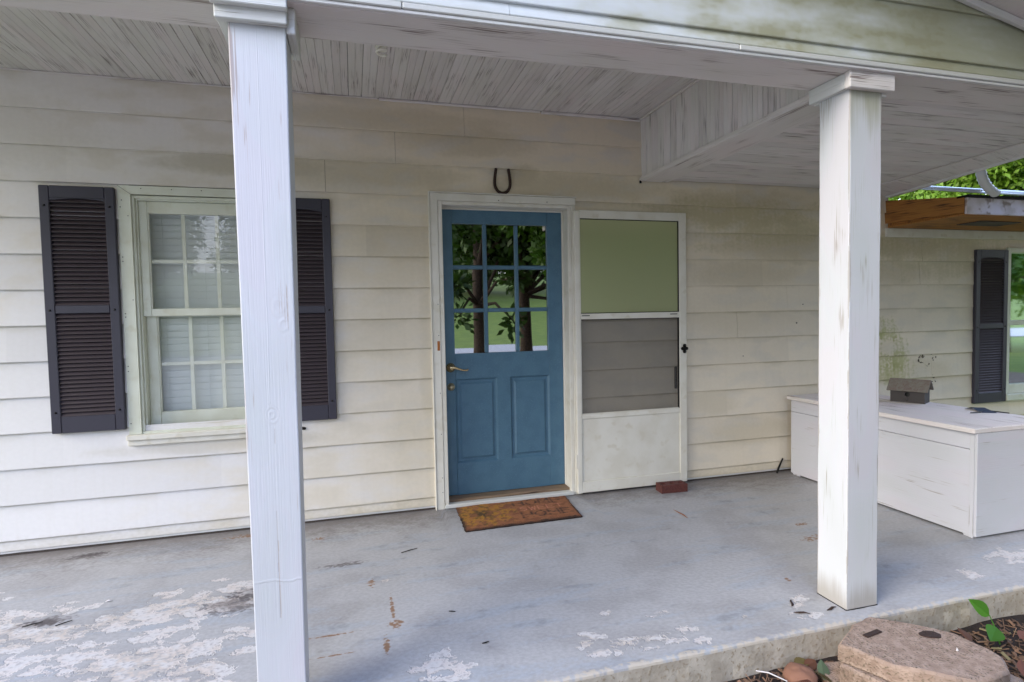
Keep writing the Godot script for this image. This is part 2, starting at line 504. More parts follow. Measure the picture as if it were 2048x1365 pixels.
# strokes of a letter in a unit box
func letter(ch: String) -> Array:
	match ch:
		"H": return [[0, 0, 0, 1], [1, 0, 1, 1], [0, .5, 1, .5]]
		"O": return [[.3, 0, .7, 0], [.7, 0, 1, .35], [1, .35, 1, .65], [1, .65, .7, 1], [.7, 1, .3, 1], [.3, 1, 0, .65], [0, .65, 0, .35], [0, .35, .3, 0]]
		"M": return [[0, 1, 0, 0], [0, 0, .5, .6], [.5, .6, 1, 0], [1, 0, 1, 1]]
		"E": return [[0, 0, 0, 1], [0, 0, 1, 0], [0, .5, .8, .5], [0, 1, 1, 1]]
		"S": return [[1, .1, .6, 0], [.6, 0, .1, .15], [.1, .15, .1, .4], [.1, .4, .9, .6], [.9, .6, .9, .85], [.9, .85, .5, 1], [.5, 1, 0, .88]]
		"W": return [[0, 0, .25, 1], [.25, 1, .5, .3], [.5, .3, .75, 1], [.75, 1, 1, 0]]
		"T": return [[0, 0, 1, 0], [.5, 0, .5, 1]]
	return []

func mat_tex() -> Array:
	var w := 512
	var h := 300
	var n1 := nz(31, 1.0, 4)
	var n2 := nz(32, 1.0, 2)
	var strokes := []
	for row in [["HOME", 250.0, 22.0, 0], ["SWEET", 268.0, 108.0, 1], ["HOME", 262.0, 176.0, 0]]:
		var x0: float = row[1]
		for ch in row[0]:
			var sc := Vector2(44, 62) if row[3] == 0 else Vector2(30, 42)
			for s in letter(ch): strokes.append([Vector2(x0 + s[0] * sc.x, row[2] + s[1] * sc.y), Vector2(x0 + s[2] * sc.x, row[2] + s[3] * sc.y), row[3]])
			x0 += sc.x + (16.0 if row[3] == 0 else 11.0)
	var im := Image.create(w, h, false, Image.FORMAT_RGB8)
	var hi := Image.create(w, h, false, Image.FORMAT_RGB8)
	for y in h:
		for x in w:
			var p := Vector2(x, y)
			var a := n1.get_noise_2d(x * 0.02, y * 0.02)
			var c := n2.get_noise_2d(x * 0.35, y * 0.35)
			var col := Color(0.45, 0.29, 0.185).lerp(Color(0.38, 0.235, 0.15), ss(-0.3, 0.5, a))
			# the faded sunflower: yellow petals round a dark centre
			var d := p - Vector2(95, 135)
			var ang := atan2(d.y, d.x)
			var r := d.length() / (1.0 + 0.22 * cos(ang * 9.0 + a * 3.0))
			var f := ss(150, 120, r + a * 90.0 + c * 12.0)
			col = col.lerp(Color(0.55, 0.40, 0.11), f * 0.7 * ss(-0.4, 0.35, a + 0.15 + c * 0.2))
			var dk := ss(60, 40, r + a * 70.0 + c * 30.0) * ss(-0.3, 0.2, c + a + 0.1)
			dk = maxf(dk, ss(0.15, 0.5, n1.get_noise_2d(x * 0.022 + 90.0, y * 0.022) + c * 0.3) * f * 0.5)
			col = col.lerp(Color(0.12, 0.10, 0.08), dk * 0.85)
			for s in strokes:
				var q := Geometry2D.get_closest_point_to_segment(p, s[0], s[1])
				var dd := p.distance_to(q)
				if dd < 9.0:
					if s[2] == 0: col = col.lerp(Color(0.13, 0.09, 0.07), ss(8.0, 2.0, dd + c * 5.0) * ss(-0.35, 0.35, a + c * 0.6 + 0.15) * 0.6)
					else: col = col.lerp(Color(0.62, 0.40, 0.32), ss(5.0, 2.0, dd + c * 3.0) * 0.55)
			var ed := minf(minf(x, w - x), minf(y, h - y))
			col = col.lerp(Color(0.10, 0.07, 0.06), ss(16.0, 4.0, ed + c * 10.0 + a * 12.0) * 0.8 * (1.0 if y > h / 2 else 0.4))
			col = col * (1.35 + c * 0.5)
			im.set_pixel(x, y, Color(clampf(col.r, 0, 1), clampf(col.g, 0, 1), clampf(col.b, 0, 1)))
			var hh := clampf(0.5 + c * 0.5, 0, 1)
			hi.set_pixel(x, y, Color(hh, hh, hh))
	return [itex(im), bump(hi, 6.0)]

func materials() -> void:
	var t := siding_tex()
	M.siding = mat(Color.WHITE, 0.5); M.siding.albedo_texture = t[0]
	M.floor = []
	for q in [[-2.4, 3.4, 1536, 896], [1.0, 3.8, 1152, 600]]:
		t = floor_tex(q[0], q[1], q[2], q[3])
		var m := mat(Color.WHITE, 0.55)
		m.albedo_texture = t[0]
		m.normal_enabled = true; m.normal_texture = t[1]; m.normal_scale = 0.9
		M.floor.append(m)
	t = wood_paint(41, Color(0.86, 0.84, 0.83), Color(0.77, 0.745, 0.735), Color(0.56, 0.52, 0.51), -0.02)
	M.ceiling = tmat(t[0], t[1], 0.75, 2.4, 0.6, 0.6)
	var ms: Array = []
	for k in 3:
		var m: StandardMaterial3D = M.ceiling.duplicate()
		m.albedo_color = [Color(1, 1, 1), Color(0.965, 0.96, 0.96), Color(0.985, 0.985, 0.98)][k]
		ms.append(m)
	M.boards = ms
	t = wood_paint(51, Color(0.80, 0.805, 0.82), Color(0.785, 0.78, 0.79), Color(0.70, 0.66, 0.64), -0.26, 1024, 512, true)
	M.post = tmat(t[0], t[1], 0.5, 2.4, 0.6, 0.24)
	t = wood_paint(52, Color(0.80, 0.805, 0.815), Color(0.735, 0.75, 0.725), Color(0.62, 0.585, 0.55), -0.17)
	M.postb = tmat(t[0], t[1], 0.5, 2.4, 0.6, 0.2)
	t = wood_paint(54, Color(0.84, 0.84, 0.83), Color(0.76, 0.75, 0.73), Color(0.55, 0.52, 0.48), -0.14)
	M.collar = tmat(t[0], t[1], 0.6, 2.4, 0.6, 1.0)
	t = wood_paint(57, Color(0.855, 0.83, 0.815), Color(0.775, 0.745, 0.72), Color(0.56, 0.51, 0.49), -0.02)
	M.beam = tmat(t[0], t[1], 0.75, 2.4, 0.6, 0.8)
	t = speckle(61, Color(0.86, 0.845, 0.80), Color(0.83, 0.81, 0.755), Color(0.815, 0.79, 0.725), 0.006, 0.012, 0.0)
	M.trim = trimat(t[0], null, 0.45, 0.8)
	M.vinyl = trimat(t[0], null, 0.4, 0.8, 1.0, Color(0.97, 1.0, 0.98))
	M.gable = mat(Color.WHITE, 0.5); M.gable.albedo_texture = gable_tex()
	t = speckle(64, Color(0.305, 0.44, 0.52), Color(0.285, 0.415, 0.50), Color(0.335, 0.465, 0.54), 0.01, 0.09, 0.0)
	M.door = trimat(t[0], t[1], 0.42, 0.7, 0.15)
	M.shutter = mat(Color(0.20, 0.19, 0.235), 0.45)
	M.louver = mat(Color(0.255, 0.22, 0.235), 0.5)
	M.screw = mat(Color(0.14, 0.13, 0.13), 0.4, 0.3)
	M.brass = mat(Color(0.84, 0.75, 0.58), 0.25, 0.8)
	M.nickel = mat(Color(0.84, 0.80, 0.68), 0.3, 0.6)
	M.black = mat(Color(0.05, 0.05, 0.055), 0.45)
	M.dark = mat(Color(0.06, 0.055, 0.05), 0.9)
	M.room = mat(Color(0.28, 0.25, 0.23), 0.9)
	M.glass = mat(Color(0.68, 0.68, 0.66), 0.015, 1.0)
	M.winglass = mat(Color(0.93, 0.96, 0.95, 0.08), 0.0, 0.0)
	M.winglass.transparency = BaseMaterial3D.TRANSPARENCY_ALPHA
	M.mirrorglass = mat(Color(0.84, 0.88, 0.86), 0.03, 1.0)
	M.stormglass = mat(Color(0.80, 0.81, 0.63, 0.86), 0.2, 0.5)  # green lawn reflection and its haze are tinted into the pane colour
	M.stormglass.transparency = BaseMaterial3D.TRANSPARENCY_ALPHA
	M.screen = mat(Color(0.31, 0.295, 0.28, 0.46), 0.8)
	M.screen.transparency = BaseMaterial3D.TRANSPARENCY_ALPHA
	M.blind = mat(Color(0.80, 0.82, 0.80), 0.6)
	t = speckle(71, Color(0.64, 0.605, 0.55), Color(0.71, 0.68, 0.63), Color(0.58, 0.53, 0.46), 0.012, 0.05, 0.0)
	M.concrete = trimat(t[0], t[1], 0.9, 0.7, 0.3)
	t = speckle(74, Color(0.575, 0.49, 0.43), Color(0.655, 0.57, 0.51), Color(0.38, 0.345, 0.27), 0.016, 0.06, 0.0)
	M.stone = trimat(t[0], t[1], 0.9, 0.4, 1.6)
	t = speckle(77, Color(0.17, 0.12, 0.095), Color(0.10, 0.075, 0.06), Color(0.27, 0.19, 0.14), 0.03, 0.15, 0.0)
	M.mulch = trimat(t[0], t[1], 0.95, 0.5, 1.5)
	t = speckle(79, Color(0.47, 0.40, 0.345), Color(0.41, 0.34, 0.29), Color(0.53, 0.46, 0.40), 0.02, 0.1, 0.0)
	M.dirt = trimat(t[0], t[1], 0.95, 1.5, 0.8)
	t = speckle(80, Color(0.36, 0.43, 0.12), Color(0.42, 0.48, 0.15), Color(0.47, 0.50, 0.20), 0.01, 0.1, 0.0)
	M.lawn = trimat(t[0], null, 0.95, 5.0)
	t = speckle(83, Color(0.70, 0.68, 0.67), Color(0.62, 0.60, 0.58), Color(0.78, 0.76, 0.74), 0.02, 0.15, 0.0)
	M.gravel = trimat(t[0], null, 0.95, 2.0)
	t = wood_paint(86, Color(0.64, 0.43, 0.20), Color(0.50, 0.32, 0.15), Color(0.28, 0.18, 0.10), 0.10, 512, 256)
	M.ply = tmat(t[0], t[1], 0.7, 2.4, 0.6, 0.5)
	t = wood_paint(89, Color(0.79, 0.79, 0.81), Color(0.75, 0.745, 0.75), Color(0.60, 0.57, 0.55), -0.2, 1024, 256)
	M.chest = tmat(t[0], t[1], 0.6, 2.4, 0.6, 0.3)
	t = wood_paint(92, Color(0.36, 0.33, 0.30), Color(0.27, 0.24, 0.22), Color(0.16, 0.14, 0.13), 0.05, 512, 256)
	M.greywood = tmat(t[0], t[1], 0.9, 2.4, 0.6, 1.0)
	t = speckle(95, Color(0.46, 0.45, 0.41), Color(0.42, 0.38, 0.35), Color(0.38, 0.25, 0.22), 0.03, 0.06, 0.0, 256)
	M.birdroof = trimat(t[0], t[1], 0.9, 0.3, 0.8)
	M.sillwood = M.greywood.duplicate(); M.sillwood.albedo_color = Color(1.35, 1.25, 1.12)
	M.birdbody = mat(Color(0.27, 0.255, 0.25), 0.9)
	t = speckle(98, Color(0.37, 0.20, 0.175), Color(0.31, 0.16, 0.145), Color(0.46, 0.29, 0.25), 0.04, 0.2, 0.0, 256)
	M.brick = trimat(t[0], t[1], 0.9, 0.25, 0.8)
	t = speckle(101, Color(0.22, 0.14, 0.10), Color(0.15, 0.10, 0.08), Color(0.34, 0.19, 0.11), 0.05, 0.2, 0.0, 256)
	M.rust = trimat(t[0], t[1], 0.8, 0.1, 1.0)
	M.orange = mat(Color(0.62, 0.36, 0.12), 0.6)
	t = speckle(104, Color(0.30, 0.24, 0.19), Color(0.22, 0.17, 0.14), Color(0.36, 0.31, 0.26), 0.03, 0.12, 0.0, 256)
	M.bark = trimat(t[0], t[1], 0.95, 0.6, 1.5)
	t = mat_tex()
	M.coir = mat(Color.WHITE, 1.0); M.coir.albedo_texture = t[0]
	M.coir.normal_enabled = true; M.coir.normal_texture = t[1]; M.coir.normal_scale = 0.8
	M.coiredge = mat(Color(0.14, 0.09, 0.07), 1.0)
	t = speckle(107, Color(0.83, 0.79, 0.81), Color(0.74, 0.69, 0.68), Color(0.56, 0.49, 0.45), 0.01, 0.014, -0.1, 256)
	M.fascia = trimat(t[0], t[1], 0.7, 0.45, 0.6)
	M.metalroof = mat(Color(0.80, 0.83, 0.84), 0.35, 0.5)
	M.shingle = mat(Color(0.25, 0.24, 0.23), 0.95)
	M.spout = mat(Color(0.80, 0.80, 0.78), 0.4)
	M.bulb = mat(Color(0.93, 0.92, 0.88), 0.3)
	M.leaves = []
	for c in [Color(0.22, 0.32, 0.095), Color(0.29, 0.41, 0.12), Color(0.44, 0.56, 0.17)]:
		var m := mat(c, 0.6)
		m.vertex_color_use_as_albedo = true
		m.backlight_enabled = true
		m.backlight = Color(0.55, 0.65, 0.25)
		m.cull_mode = BaseMaterial3D.CULL_DISABLED
		M.leaves.append(m)
	M.seedling = mat(Color(0.21, 0.40, 0.09), 0.5)
	M.seedling.backlight_enabled = true
	M.seedling.backlight = Color(0.4, 0.6, 0.15)
	M.deadleaf = []
	for c in [Color(0.36, 0.22, 0.14), Color(0.46, 0.27, 0.19), Color(0.42, 0.36, 0.18), Color(0.30, 0.36, 0.26)]:
		M.deadleaf.append(mat(c, 0.8))
	M.pale = mat(Color(0.80, 0.78, 0.78), 0.6)
	M.rock = mat(Color(0.52, 0.37, 0.295), 0.85)

# ---------------------------------------------------------------- siding
# one lap board: lower edge proud, slightly uneven along its length
func lap(st: SurfaceTool, x0: float, x1: float, y0: float, y1: float, ztop: float, zbot: float, seed_: int, amp := 0.0012, utop := 2.8, uh := 2.8) -> void:
	var f := nz(seed_, 1.3, 2)
	var seg := maxi(1, int((x1 - x0) / 0.22))
	var cut := 0.0
	var rows := [[y1, ztop], [lerpf(y1, y0, 0.5), lerpf(ztop, zbot, 0.5)], [y0 + 0.004, zbot], [y0 + 0.001, zbot - 0.001], [y0, zbot - 0.004], [y0 + 0.0006, zbot - 0.014]]
	var nn := [Vector3(0, 0.06, 1), Vector3(0, 0.06, 1), Vector3(0, -0.05, 1), Vector3(0, -0.6, 0.8), Vector3(0, -1, 0.1), Vector3(0, -1, 0)]
	var P := func(i: int, k: int) -> Vector3:
		var x := lerpf(x0, x1, float(k) / seg)
		var r: Array = rows[i]
		var dz: float = f.get_noise_2d(x, r[0] * 0.7 + seed_) * amp * (1.0 if i > 0 else 0.3)
		var dy: float = f.get_noise_2d(x + 30.0, seed_) * 0.0012 if i > 1 else 0.0
		return Vector3(x, r[0] + dy, r[1] + dz)
	var U := func(p: Vector3) -> Vector2: return Vector2((p.x - SX0) / SW, (utop - p.y) / uh)
	for i in rows.size() - 1:
		for k in seg:
			var a: Vector3 = P.call(i, k)
			var b: Vector3 = P.call(i, k + 1)
			var c: Vector3 = P.call(i + 1, k + 1)
			var d: Vector3 = P.call(i + 1, k)
			var n: Vector3 = ((b - a).cross(d - a)).normalized()
			if n.dot(nn[i]) < 0: n = -n
			quad(st, a, b, c, d, n, U.call(a), U.call(b), U.call(c), U.call(d))
	for e in [0, seg]:
		var nx := Vector3(-1 if e == 0 else 1, 0, 0)
		for i in 2:
			var a: Vector3 = P.call(i, e)
			var b: Vector3 = P.call(i + 1, e)
			quad(st, a, b, Vector3(b.x, b.y, ztop - 0.005), Vector3(a.x, a.y, ztop - 0.005), nx, U.call(a), U.call(b), U.call(b), U.call(a))

func wall(house: Node3D) -> void:
	var w := node("front_wall", house, "white lap siding wall, grimy with mildew under the porch roof")
	# openings in the wall: x0, x1, y0, y1
	var holes := [[-1.25, -0.53, 0.69, 2.09], [0.53, 1.52, -0.1, 2.11], [5.80, 6.70, 0.5, 1.84]]
	var joints := {0: [], 3: [4.9], 5: [-2.2, 2.9], 6: [3.371], 7: [4.75], 8: [4.771], 10: [-0.15], 11: [0.293, 4.0], 12: [0.754, 2.3]}
	var sd := 100
	for k in range(0, 13):
		var y0 := Y0 + E * k
		var y1 := minf(Y0 + E * (k + 1) + 0.004, 2.745)
		var cuts: Array = [-2.75]
		for j in joints.get(k, []): cuts.append(j)
		cuts.append(6.95)
		var segs: Array = []
		for i in cuts.size() - 1: segs.append([cuts[i] + (0.001 if i > 0 else 0.0), cuts[i + 1] - 0.001])
		for hl in holes:
			if y0 + 0.02 < hl[3] and y1 - 0.02 > hl[2]:
				var nxt: Array = []
				for s in segs:
					if s[1] <= hl[0] or s[0] >= hl[1]: nxt.append(s)
					else:
						if s[0] < hl[0]: nxt.append([s[0], hl[0]])
						if s[1] > hl[1]: nxt.append([hl[1], s[1]])
				segs = nxt
		for s in segs:
			if s[1] - s[0] < 0.05: continue
			if k >= 10 and s[0] > 4.4: continue
			if k >= 10: s[1] = minf(s[1], 4.40)
			var st := mb()
			sd += 1
			var pr := rng.randf_range(-0.0012, 0.0012)
			lap(st, s[0], s[1], y0, y1, 0.003, 0.0185 + pr, sd)
			obj("siding_board", st, M.siding, w)
	var top := mb()
	lap(top, 5.80, 6.70, 1.846, 1.922, 0.003, 0.012, 777)
	obj("siding_board", top, M.siding, w)
	# starter strip at the foot of the wall
	for s in [[-2.75, 0.50], [1.50, 6.95]]:
		var st := mb()
		lap(st, s[0], s[1], 0.028, Y0 + 0.004, 0.004, 0.010, sd + 50)
		obj("siding_board", st, M.siding, w)
		box("sill_board", M.collar, w, s[0], 0.014, -0.001, s[1], 0.0275, 0.0035, 0.002, 0)
	# sheathing behind
	for r in [[-2.9, -1.25, -0.2, 2.8], [-0.53, 0.53, -0.2, 2.8], [1.52, 4.40, -0.2, 2.8], [4.40, 5.80, -0.2, 2.0], [6.70, 7.1, -0.2, 2.0], [-1.25, -0.53, -0.2, 0.67], [-1.25, -0.53, 2.09, 2.8], [0.53, 1.52, 2.11, 2.8], [0.53, 1.52, -0.2, -0.02], [5.80, 6.70, -0.2, 0.5], [5.80, 6.70, 1.84, 2.0]]:
		box("sheathing", M.room, w, r[0], r[2], -0.16, r[1], r[3], -0.002, 0.0)
	# rooms behind the openings
	for r in [[-1.6, -0.2, 0.3, 2.4, -1.6], [0.1, 2.0, -0.1, 2.5, -3.0]]:
		var st := mb()
		bx(st, r[0], r[2], r[4] - 0.05, r[1], r[3], r[4], 0.0)
		bx(st, r[0] - 0.05, r[2], r[4], r[0], r[3], -0.161, 0.0)
		bx(st, r[1], r[2], r[4], r[1] + 0.05, r[3], -0.161, 0.0)
		bx(st, r[0], r[3], r[4], r[1], r[3] + 0.05, -0.161, 0.0)
		bx(st, r[0], r[2] - 0.05, r[4], r[1], r[2], -0.161, 0.0)
		obj("room", st, M.room, w)
	# frieze board under the eave at the right
	box("frieze_board", M.trim, w, 4.36, 1.918, 0.012, 6.95, 1.992, 0.030, 0.003)
	# vent hole, nail and peeled specks on the boards
	var st := mb()
	tube(st, [Vector3(-0.333, 0.621, 0.012), Vector3(-0.333, 0.621, 0.0195)], [0.016, 0.015], 12, 0.6)
	obj("vent_hole", st, M.dark, w)
	for p in [[0.167, 1.735, .006], [3.52, 1.36, .004], [3.46, 1.21, .005], [2.95, .96, .004]]:
		st = mb()
		tube(st, [Vector3(p[0], p[1], 0.004), Vector3(p[0], p[1], 0.018)], [p[2], p[2] * 0.9], 8)
		obj("nail_head", st, M.rust, w)
	# dried vine holdfasts on the boards above the chest
	for k in 22:
		st = mb()
		var q := Vector3(4.86 + rng.randf_range(-.12, .1), 0.85 + rng.randf_range(-.05, .06), 0.013)
		if k > 15: q = Vector3(4.93 + rng.randf_range(-.02, .02), 0.68 + rng.randf_range(-.06, .05), 0.013)
		tube(st, [q, q + Vector3(rng.randf_range(-.012, .012), rng.randf_range(-.012, .012), .001), q + Vector3(rng.randf_range(-.025, .025), rng.randf_range(-.02, .02), -.001)], [.003, .0045, .001], 5, .6)
		obj("vine_root", st, M.rust, w)

func shutter(house: Node3D, x0: float, x1: float, y0: float, y1: float, label: String) -> void:
	var s := node("shutter", house, label)
	var w := x1 - x0
	var h := y1 - y0
	var sw := 0.05
	var z0 := 0.012
	var z1 := 0.042
	var ya := y0 + h * 0.068
	var yb := y0 + h * 0.487
	var yc := y0 + h * 0.520
	var yd := y0 + h * 0.951
	box("stile", M.shutter, s, x0, y0, z0, x0 + sw, y1, z1, 0.004, 1)
	box("stile", M.shutter, s, x1 - sw, y0, z0, x1, y1, z1, 0.004, 1)
	box("rail", M.shutter, s, x0 + sw, y0, z0, x1 - sw, ya, z1 - 0.0005, 0.003)
	box("rail", M.shutter, s, x0 + sw, yb, z0, x1 - sw, yc, z1 - 0.0005, 0.003)
	box("rail", M.shutter, s, x0 + sw, yd, z0, x1 - sw, y1, z1 - 0.0005, 0.003)
	box("back_panel", M.black, s, x0 + sw, ya, z0, x1 - sw, yb, z0 + 0.004, 0.0)
	box("back_panel", M.black, s, x0 + sw, yc, z0, x1 - sw, yd, z0 + 0.004, 0.0)
	# curved top of the upper panel
	var st := mb()
	var n := 12
	for k in n:
		var t0 := float(k) / n
		var t1 := float(k + 1) / n
		var a := lerpf(x0 + sw, x1 - sw, t0)
		var b := lerpf(x0 + sw, x1 - sw, t1)
		var ca := yd - 0.014 * pow(absf(2 * t0 - 1), 1.6)
		var cb := yd - 0.014 * pow(absf(2 * t1 - 1), 1.6)
		quad(st, Vector3(a, yd, z1 - 0.004), Vector3(b, yd, z1 - 0.004), Vector3(b, cb, z1 - 0.004), Vector3(a, ca, z1 - 0.004), Vector3(0, 0, 1))
		quad(st, Vector3(a, ca, z1 - 0.004), Vector3(b, cb, z1 - 0.004), Vector3(b, cb, z0), Vector3(a, ca, z0), Vector3(0, -1, 0))
	obj("arch_panel", st, M.shutter, s)
	var lm: ArrayMesh = null
	for seg in [[ya, yb], [yc, yd]]:
		var cnt := 25
		var p: float = (seg[1] - seg[0]) / cnt
		for k in cnt:
			if lm == null:
				st = mb()
				bx(st, -(w * 0.5 - sw), -0.0155, -0.0022, w * 0.5 - sw, 0.0155, 0.0022, 0.0015)
				lm = st.commit()
			var o := MeshInstance3D.new()
			o.mesh = lm
			o.material_override = M.louver
			o.name = numbered("louver", s)
			o.position = Vector3((x0 + x1) * 0.5, seg[0] + p * (k + 0.5), 0.028)
			o.rotation.x = -0.72
			s.add_child(o, true)
	for yy in [y0 + h * 0.085, y0 + h * 0.50, y0 + h * 0.92]:
		for xx in [x0 + sw * 0.5, x1 - sw * 0.5]:
			st = mb()
			tube(st, [Vector3(xx, yy, z1 - 0.002), Vector3(xx, yy, z1 + 0.003), Vector3(xx, yy, z1 + 0.005)], [0.007, 0.006, 0.002], 8)
			obj("screw", st, M.screw, s)

func window_left(house: Node3D) -> void:
	var w := node("window", house, "white double hung window with grilles and closed blinds")
	var x0 := -1.302
	var x1 := -0.478
	var tw := 0.066
	# mitred outer casing: four trapezoid pieces
	var o := [Vector2(x0, 0.655), Vector2(x1, 0.655), Vector2(x1, 2.116), Vector2(x0, 2.116)]
	var i := [Vector2(x0 + tw, 0.655), Vector2(x1 - tw, 0.655), Vector2(x1 - tw, 2.116 - tw * 0.75), Vector2(x0 + tw, 2.116 - tw * 0.75)]
	for e in [[1, 2], [2, 3], [3, 0]]:
		var st := mb()
		var a: Vector2 = o[e[0]]
		var b: Vector2 = o[e[1]]
		var c: Vector2 = i[e[1]]
		var d: Vector2 = i[e[0]]
		var g := 0.0006
		var zf := 0.026
		quad(st, Vector3(a.x, a.y, zf - .004), Vector3(b.x, b.y, zf - .004), Vector3(c.x, c.y, zf), Vector3(d.x, d.y, zf), Vector3(0, 0, 1))
		var n1 := Vector3(b.y - a.y, a.x - b.x, 0).normalized()
		quad(st, Vector3(a.x, a.y, 0), Vector3(b.x, b.y, 0), Vector3(b.x, b.y, zf - .004), Vector3(a.x, a.y, zf - .004), n1)
		quad(st, Vector3(d.x, d.y, -0.05), Vector3(c.x, c.y, -0.05), Vector3(c.x, c.y, zf), Vector3(d.x, d.y, zf), -n1)
		if e[0] != 2:
			var e2: Vector2 = a if e[0] == 1 else b
			var e3: Vector2 = d if e[0] == 1 else c
			quad(st, Vector3(e2.x, e2.y, 0), Vector3(e3.x, e3.y, 0), Vector3(e3.x, e3.y, zf), Vector3(e2.x, e2.y, zf), Vector3(0, -1, 0))
		else:
			pass
		obj("casing", st, M.vinyl, w)
	for mm in [[o[3], i[3]], [o[2], i[2]]]:
		var st := mb()
		var p: Vector2 = mm[0]
		var q: Vector2 = mm[1]
		tube(st, [Vector3(p.x, p.y, 0.0225), Vector3(q.x, q.y, 0.0265)], [0.0009, 0.0009], 4)
		obj("mitre_joint", st, M.dark, w)
	# stepped jambs
	var xl := x0 + tw
	var xr := x1 - tw
	for j in [[0.0, 0.014, 0.012], [0.014, 0.024, -0.006]]:
		box("jamb", M.vinyl, w, xl + j[0], 0.66, -0.12, xl + j[1], 2.062 - j[0], j[2], 0.002, 1)
		box("jamb", M.vinyl, w, xr - j[1], 0.66, -0.12, xr - j[0], 2.062 - j[0], j[2], 0.002, 1)
		box("jamb", M.vinyl, w, xl + j[1], 2.062 - j[1] * 0.9 - 0.004, -0.12, xr - j[1], 2.062 - j[0], j[2], 0.002)
	# sashes
	var sx0 := xl + 0.024
	var sx1 := xr - 0.024
	for sh in [[1.352, 2.035, -0.058, -0.018, 0.045, 0.045, 0.070], [0.688, 1.392, -0.100, -0.060, 0.058, 0.08, 0.042]]:
		var yb: float = sh[0]
		var yt: float = sh[1]
		var zb: float = sh[2]
		var zf: float = sh[3]
		var fs: float = sh[4]
		box("sash_stile", M.vinyl, w, sx0, yb, zb, sx0 + fs, yt, zf, 0.003, 1)
		box("sash_stile", M.vinyl, w, sx1 - fs, yb, zb, sx1, yt, zf, 0.003, 1)
		box("sash_rail", M.vinyl, w, sx0 + fs, yb, zb, sx1 - fs, yb + sh[5], zf - 0.001, 0.003)
		box("sash_rail", M.vinyl, w, sx0 + fs, yt - sh[6], zb, sx1 - fs, yt, zf - 0.001, 0.003)
		var px0 := sx0 + fs
		var px1 := sx1 - fs
		var py0: float = yb + sh[5]
		var py1: float = yt - sh[6]
		# glazing bead
		for bd in [[px0, py0, px0 + .006, py1], [px1 - .006, py0, px1, py1]]:
			box("glazing_bead", M.vinyl, w, bd[0], bd[1], zf - .022, bd[2], bd[3], zf - .006, 0.001, 1)
		var st := mb()
		var zg := zf - 0.018
		quad(st, Vector3(px0, py0, zg), Vector3(px1, py0, zg), Vector3(px1, py1, zg), Vector3(px0, py1, zg), Vector3(0, 0, 1))
		obj("glass_pane", st, M.winglass, w)
		for k in 2:
			var xm := lerpf(px0, px1, (k + 1) / 3.0)
			box("muntin", M.vinyl, w, xm - .0105, py0, zg - .010, xm + .0105, py1, zg - .004, 0.001, 1)
		var ym := (py0 + py1) * 0.5
		for k in 3:
			var a := lerpf(px0, px1, k / 3.0) + (.0105 if k > 0 else 0.0)
			var b := lerpf(px0, px1, (k + 1) / 3.0) - (.0105 if k < 2 else 0.0)
			box("muntin", M.vinyl, w, a, ym - .0105, zg - .0098, b, ym + .0105, zg - .0042, 0.001)
	# blinds
	var y := 0.70
	var k := 0
	while y < 2.03:
		var bm := box("blind_slat", M.blind, w, -0.335, -0.0235, -0.0012, 0.335, 0.0235, 0.0012, 0.0005)
		bm.position = Vector3(-0.89, y + rng.randf_range(-.0012, .0012), -0.135)
		bm.rotation = Vector3(0.20 + rng.randf_range(-.04, .04), 0, rng.randf_range(-.0025, .0025))
		y += 0.041
		k += 1
	for xx in [-1.12, -0.89, -0.66]:
		var st := mb()
		tube(st, [Vector3(xx, 0.70, -0.119), Vector3(xx, 2.03, -0.119)], [0.0012, 0.0012], 4)
		obj("blind_cord", st, M.blind, w)
	# sill
	box("sill", M.vinyl, w, xl, 0.652, -0.12, xr, 0.668, 0.020, 0.002)
	box("sill", M.trim, w, x0 - .008, 0.622, 0.0, x1 + .008, 0.654, 0.052, 0.004)
	box("apron", M.trim, w, x0 - .006, 0.588, 0.0, x1 + .006, 0.6215, 0.034, 0.003)
	for q in [[.02, 2.03], [.012, 1.99], [.012, 1.70], [.012, 1.675], [.012, 1.37], [.012, 1.35], [.012, 1.06], [.012, 1.03], [.012, .72], [.05, 1.94], [.055, 1.45]]:
		var st := mb()
		tube(st, [Vector3(x0 + q[0], q[1], 0.02), Vector3(x0 + q[0], q[1], 0.0255)], [.0032, .003], 6)
		obj("screw", st, M.screw, w)
	for xx in [-1.18, -1.02, -.86, -.62]:
		var st := mb()
		tube(st, [Vector3(xx, 2.10, 0.02), Vector3(xx, 2.10, 0.0255)], [.0032, .003], 6)
		obj("screw", st, M.screw, w)

func window_right(house: Node3D) -> void:
	var w := node("window", house, "white double hung window at the far right reflecting trees")
	box("casing", M.vinyl, w, 5.768, 0.50, 0, 5.815, 1.845, 0.03, 0.003, 1)
	box("casing", M.vinyl, w, 6.60, 0.50, 0, 6.66, 1.845, 0.03, 0.003, 1)
	box("casing", M.vinyl, w, 5.815, 1.80, 0, 6.60, 1.845, 0.03, 0.003)
	box("sill", M.vinyl, w, 5.768, 0.44, 0, 6.66, 0.50, 0.05, 0.004)
	box("sash_rail", M.vinyl, w, 5.815, 1.135, -0.05, 6.60, 1.18, 0.010, 0.003)
	box("sash_rail", M.vinyl, w, 5.815, 0.50, -0.05, 6.60, 0.585, 0.006, 0.003)
	box("sash_stile", M.vinyl, w, 5.815, 0.585, -0.05, 5.835, 1.135, 0.005, 0.003, 1)
	box("sash_stile", M.vinyl, w, 5.815, 1.18, -0.05, 5.84, 1.80, 0.007, 0.003, 1)
	for r in [[5.835, 0.585, 1.135, -0.02], [5.84, 1.18, 1.80, -0.012]]:
		box("glass_pane", M.mirrorglass, w, r[0], r[1], r[3] - .006, 6.60, r[2], r[3], 0.0)

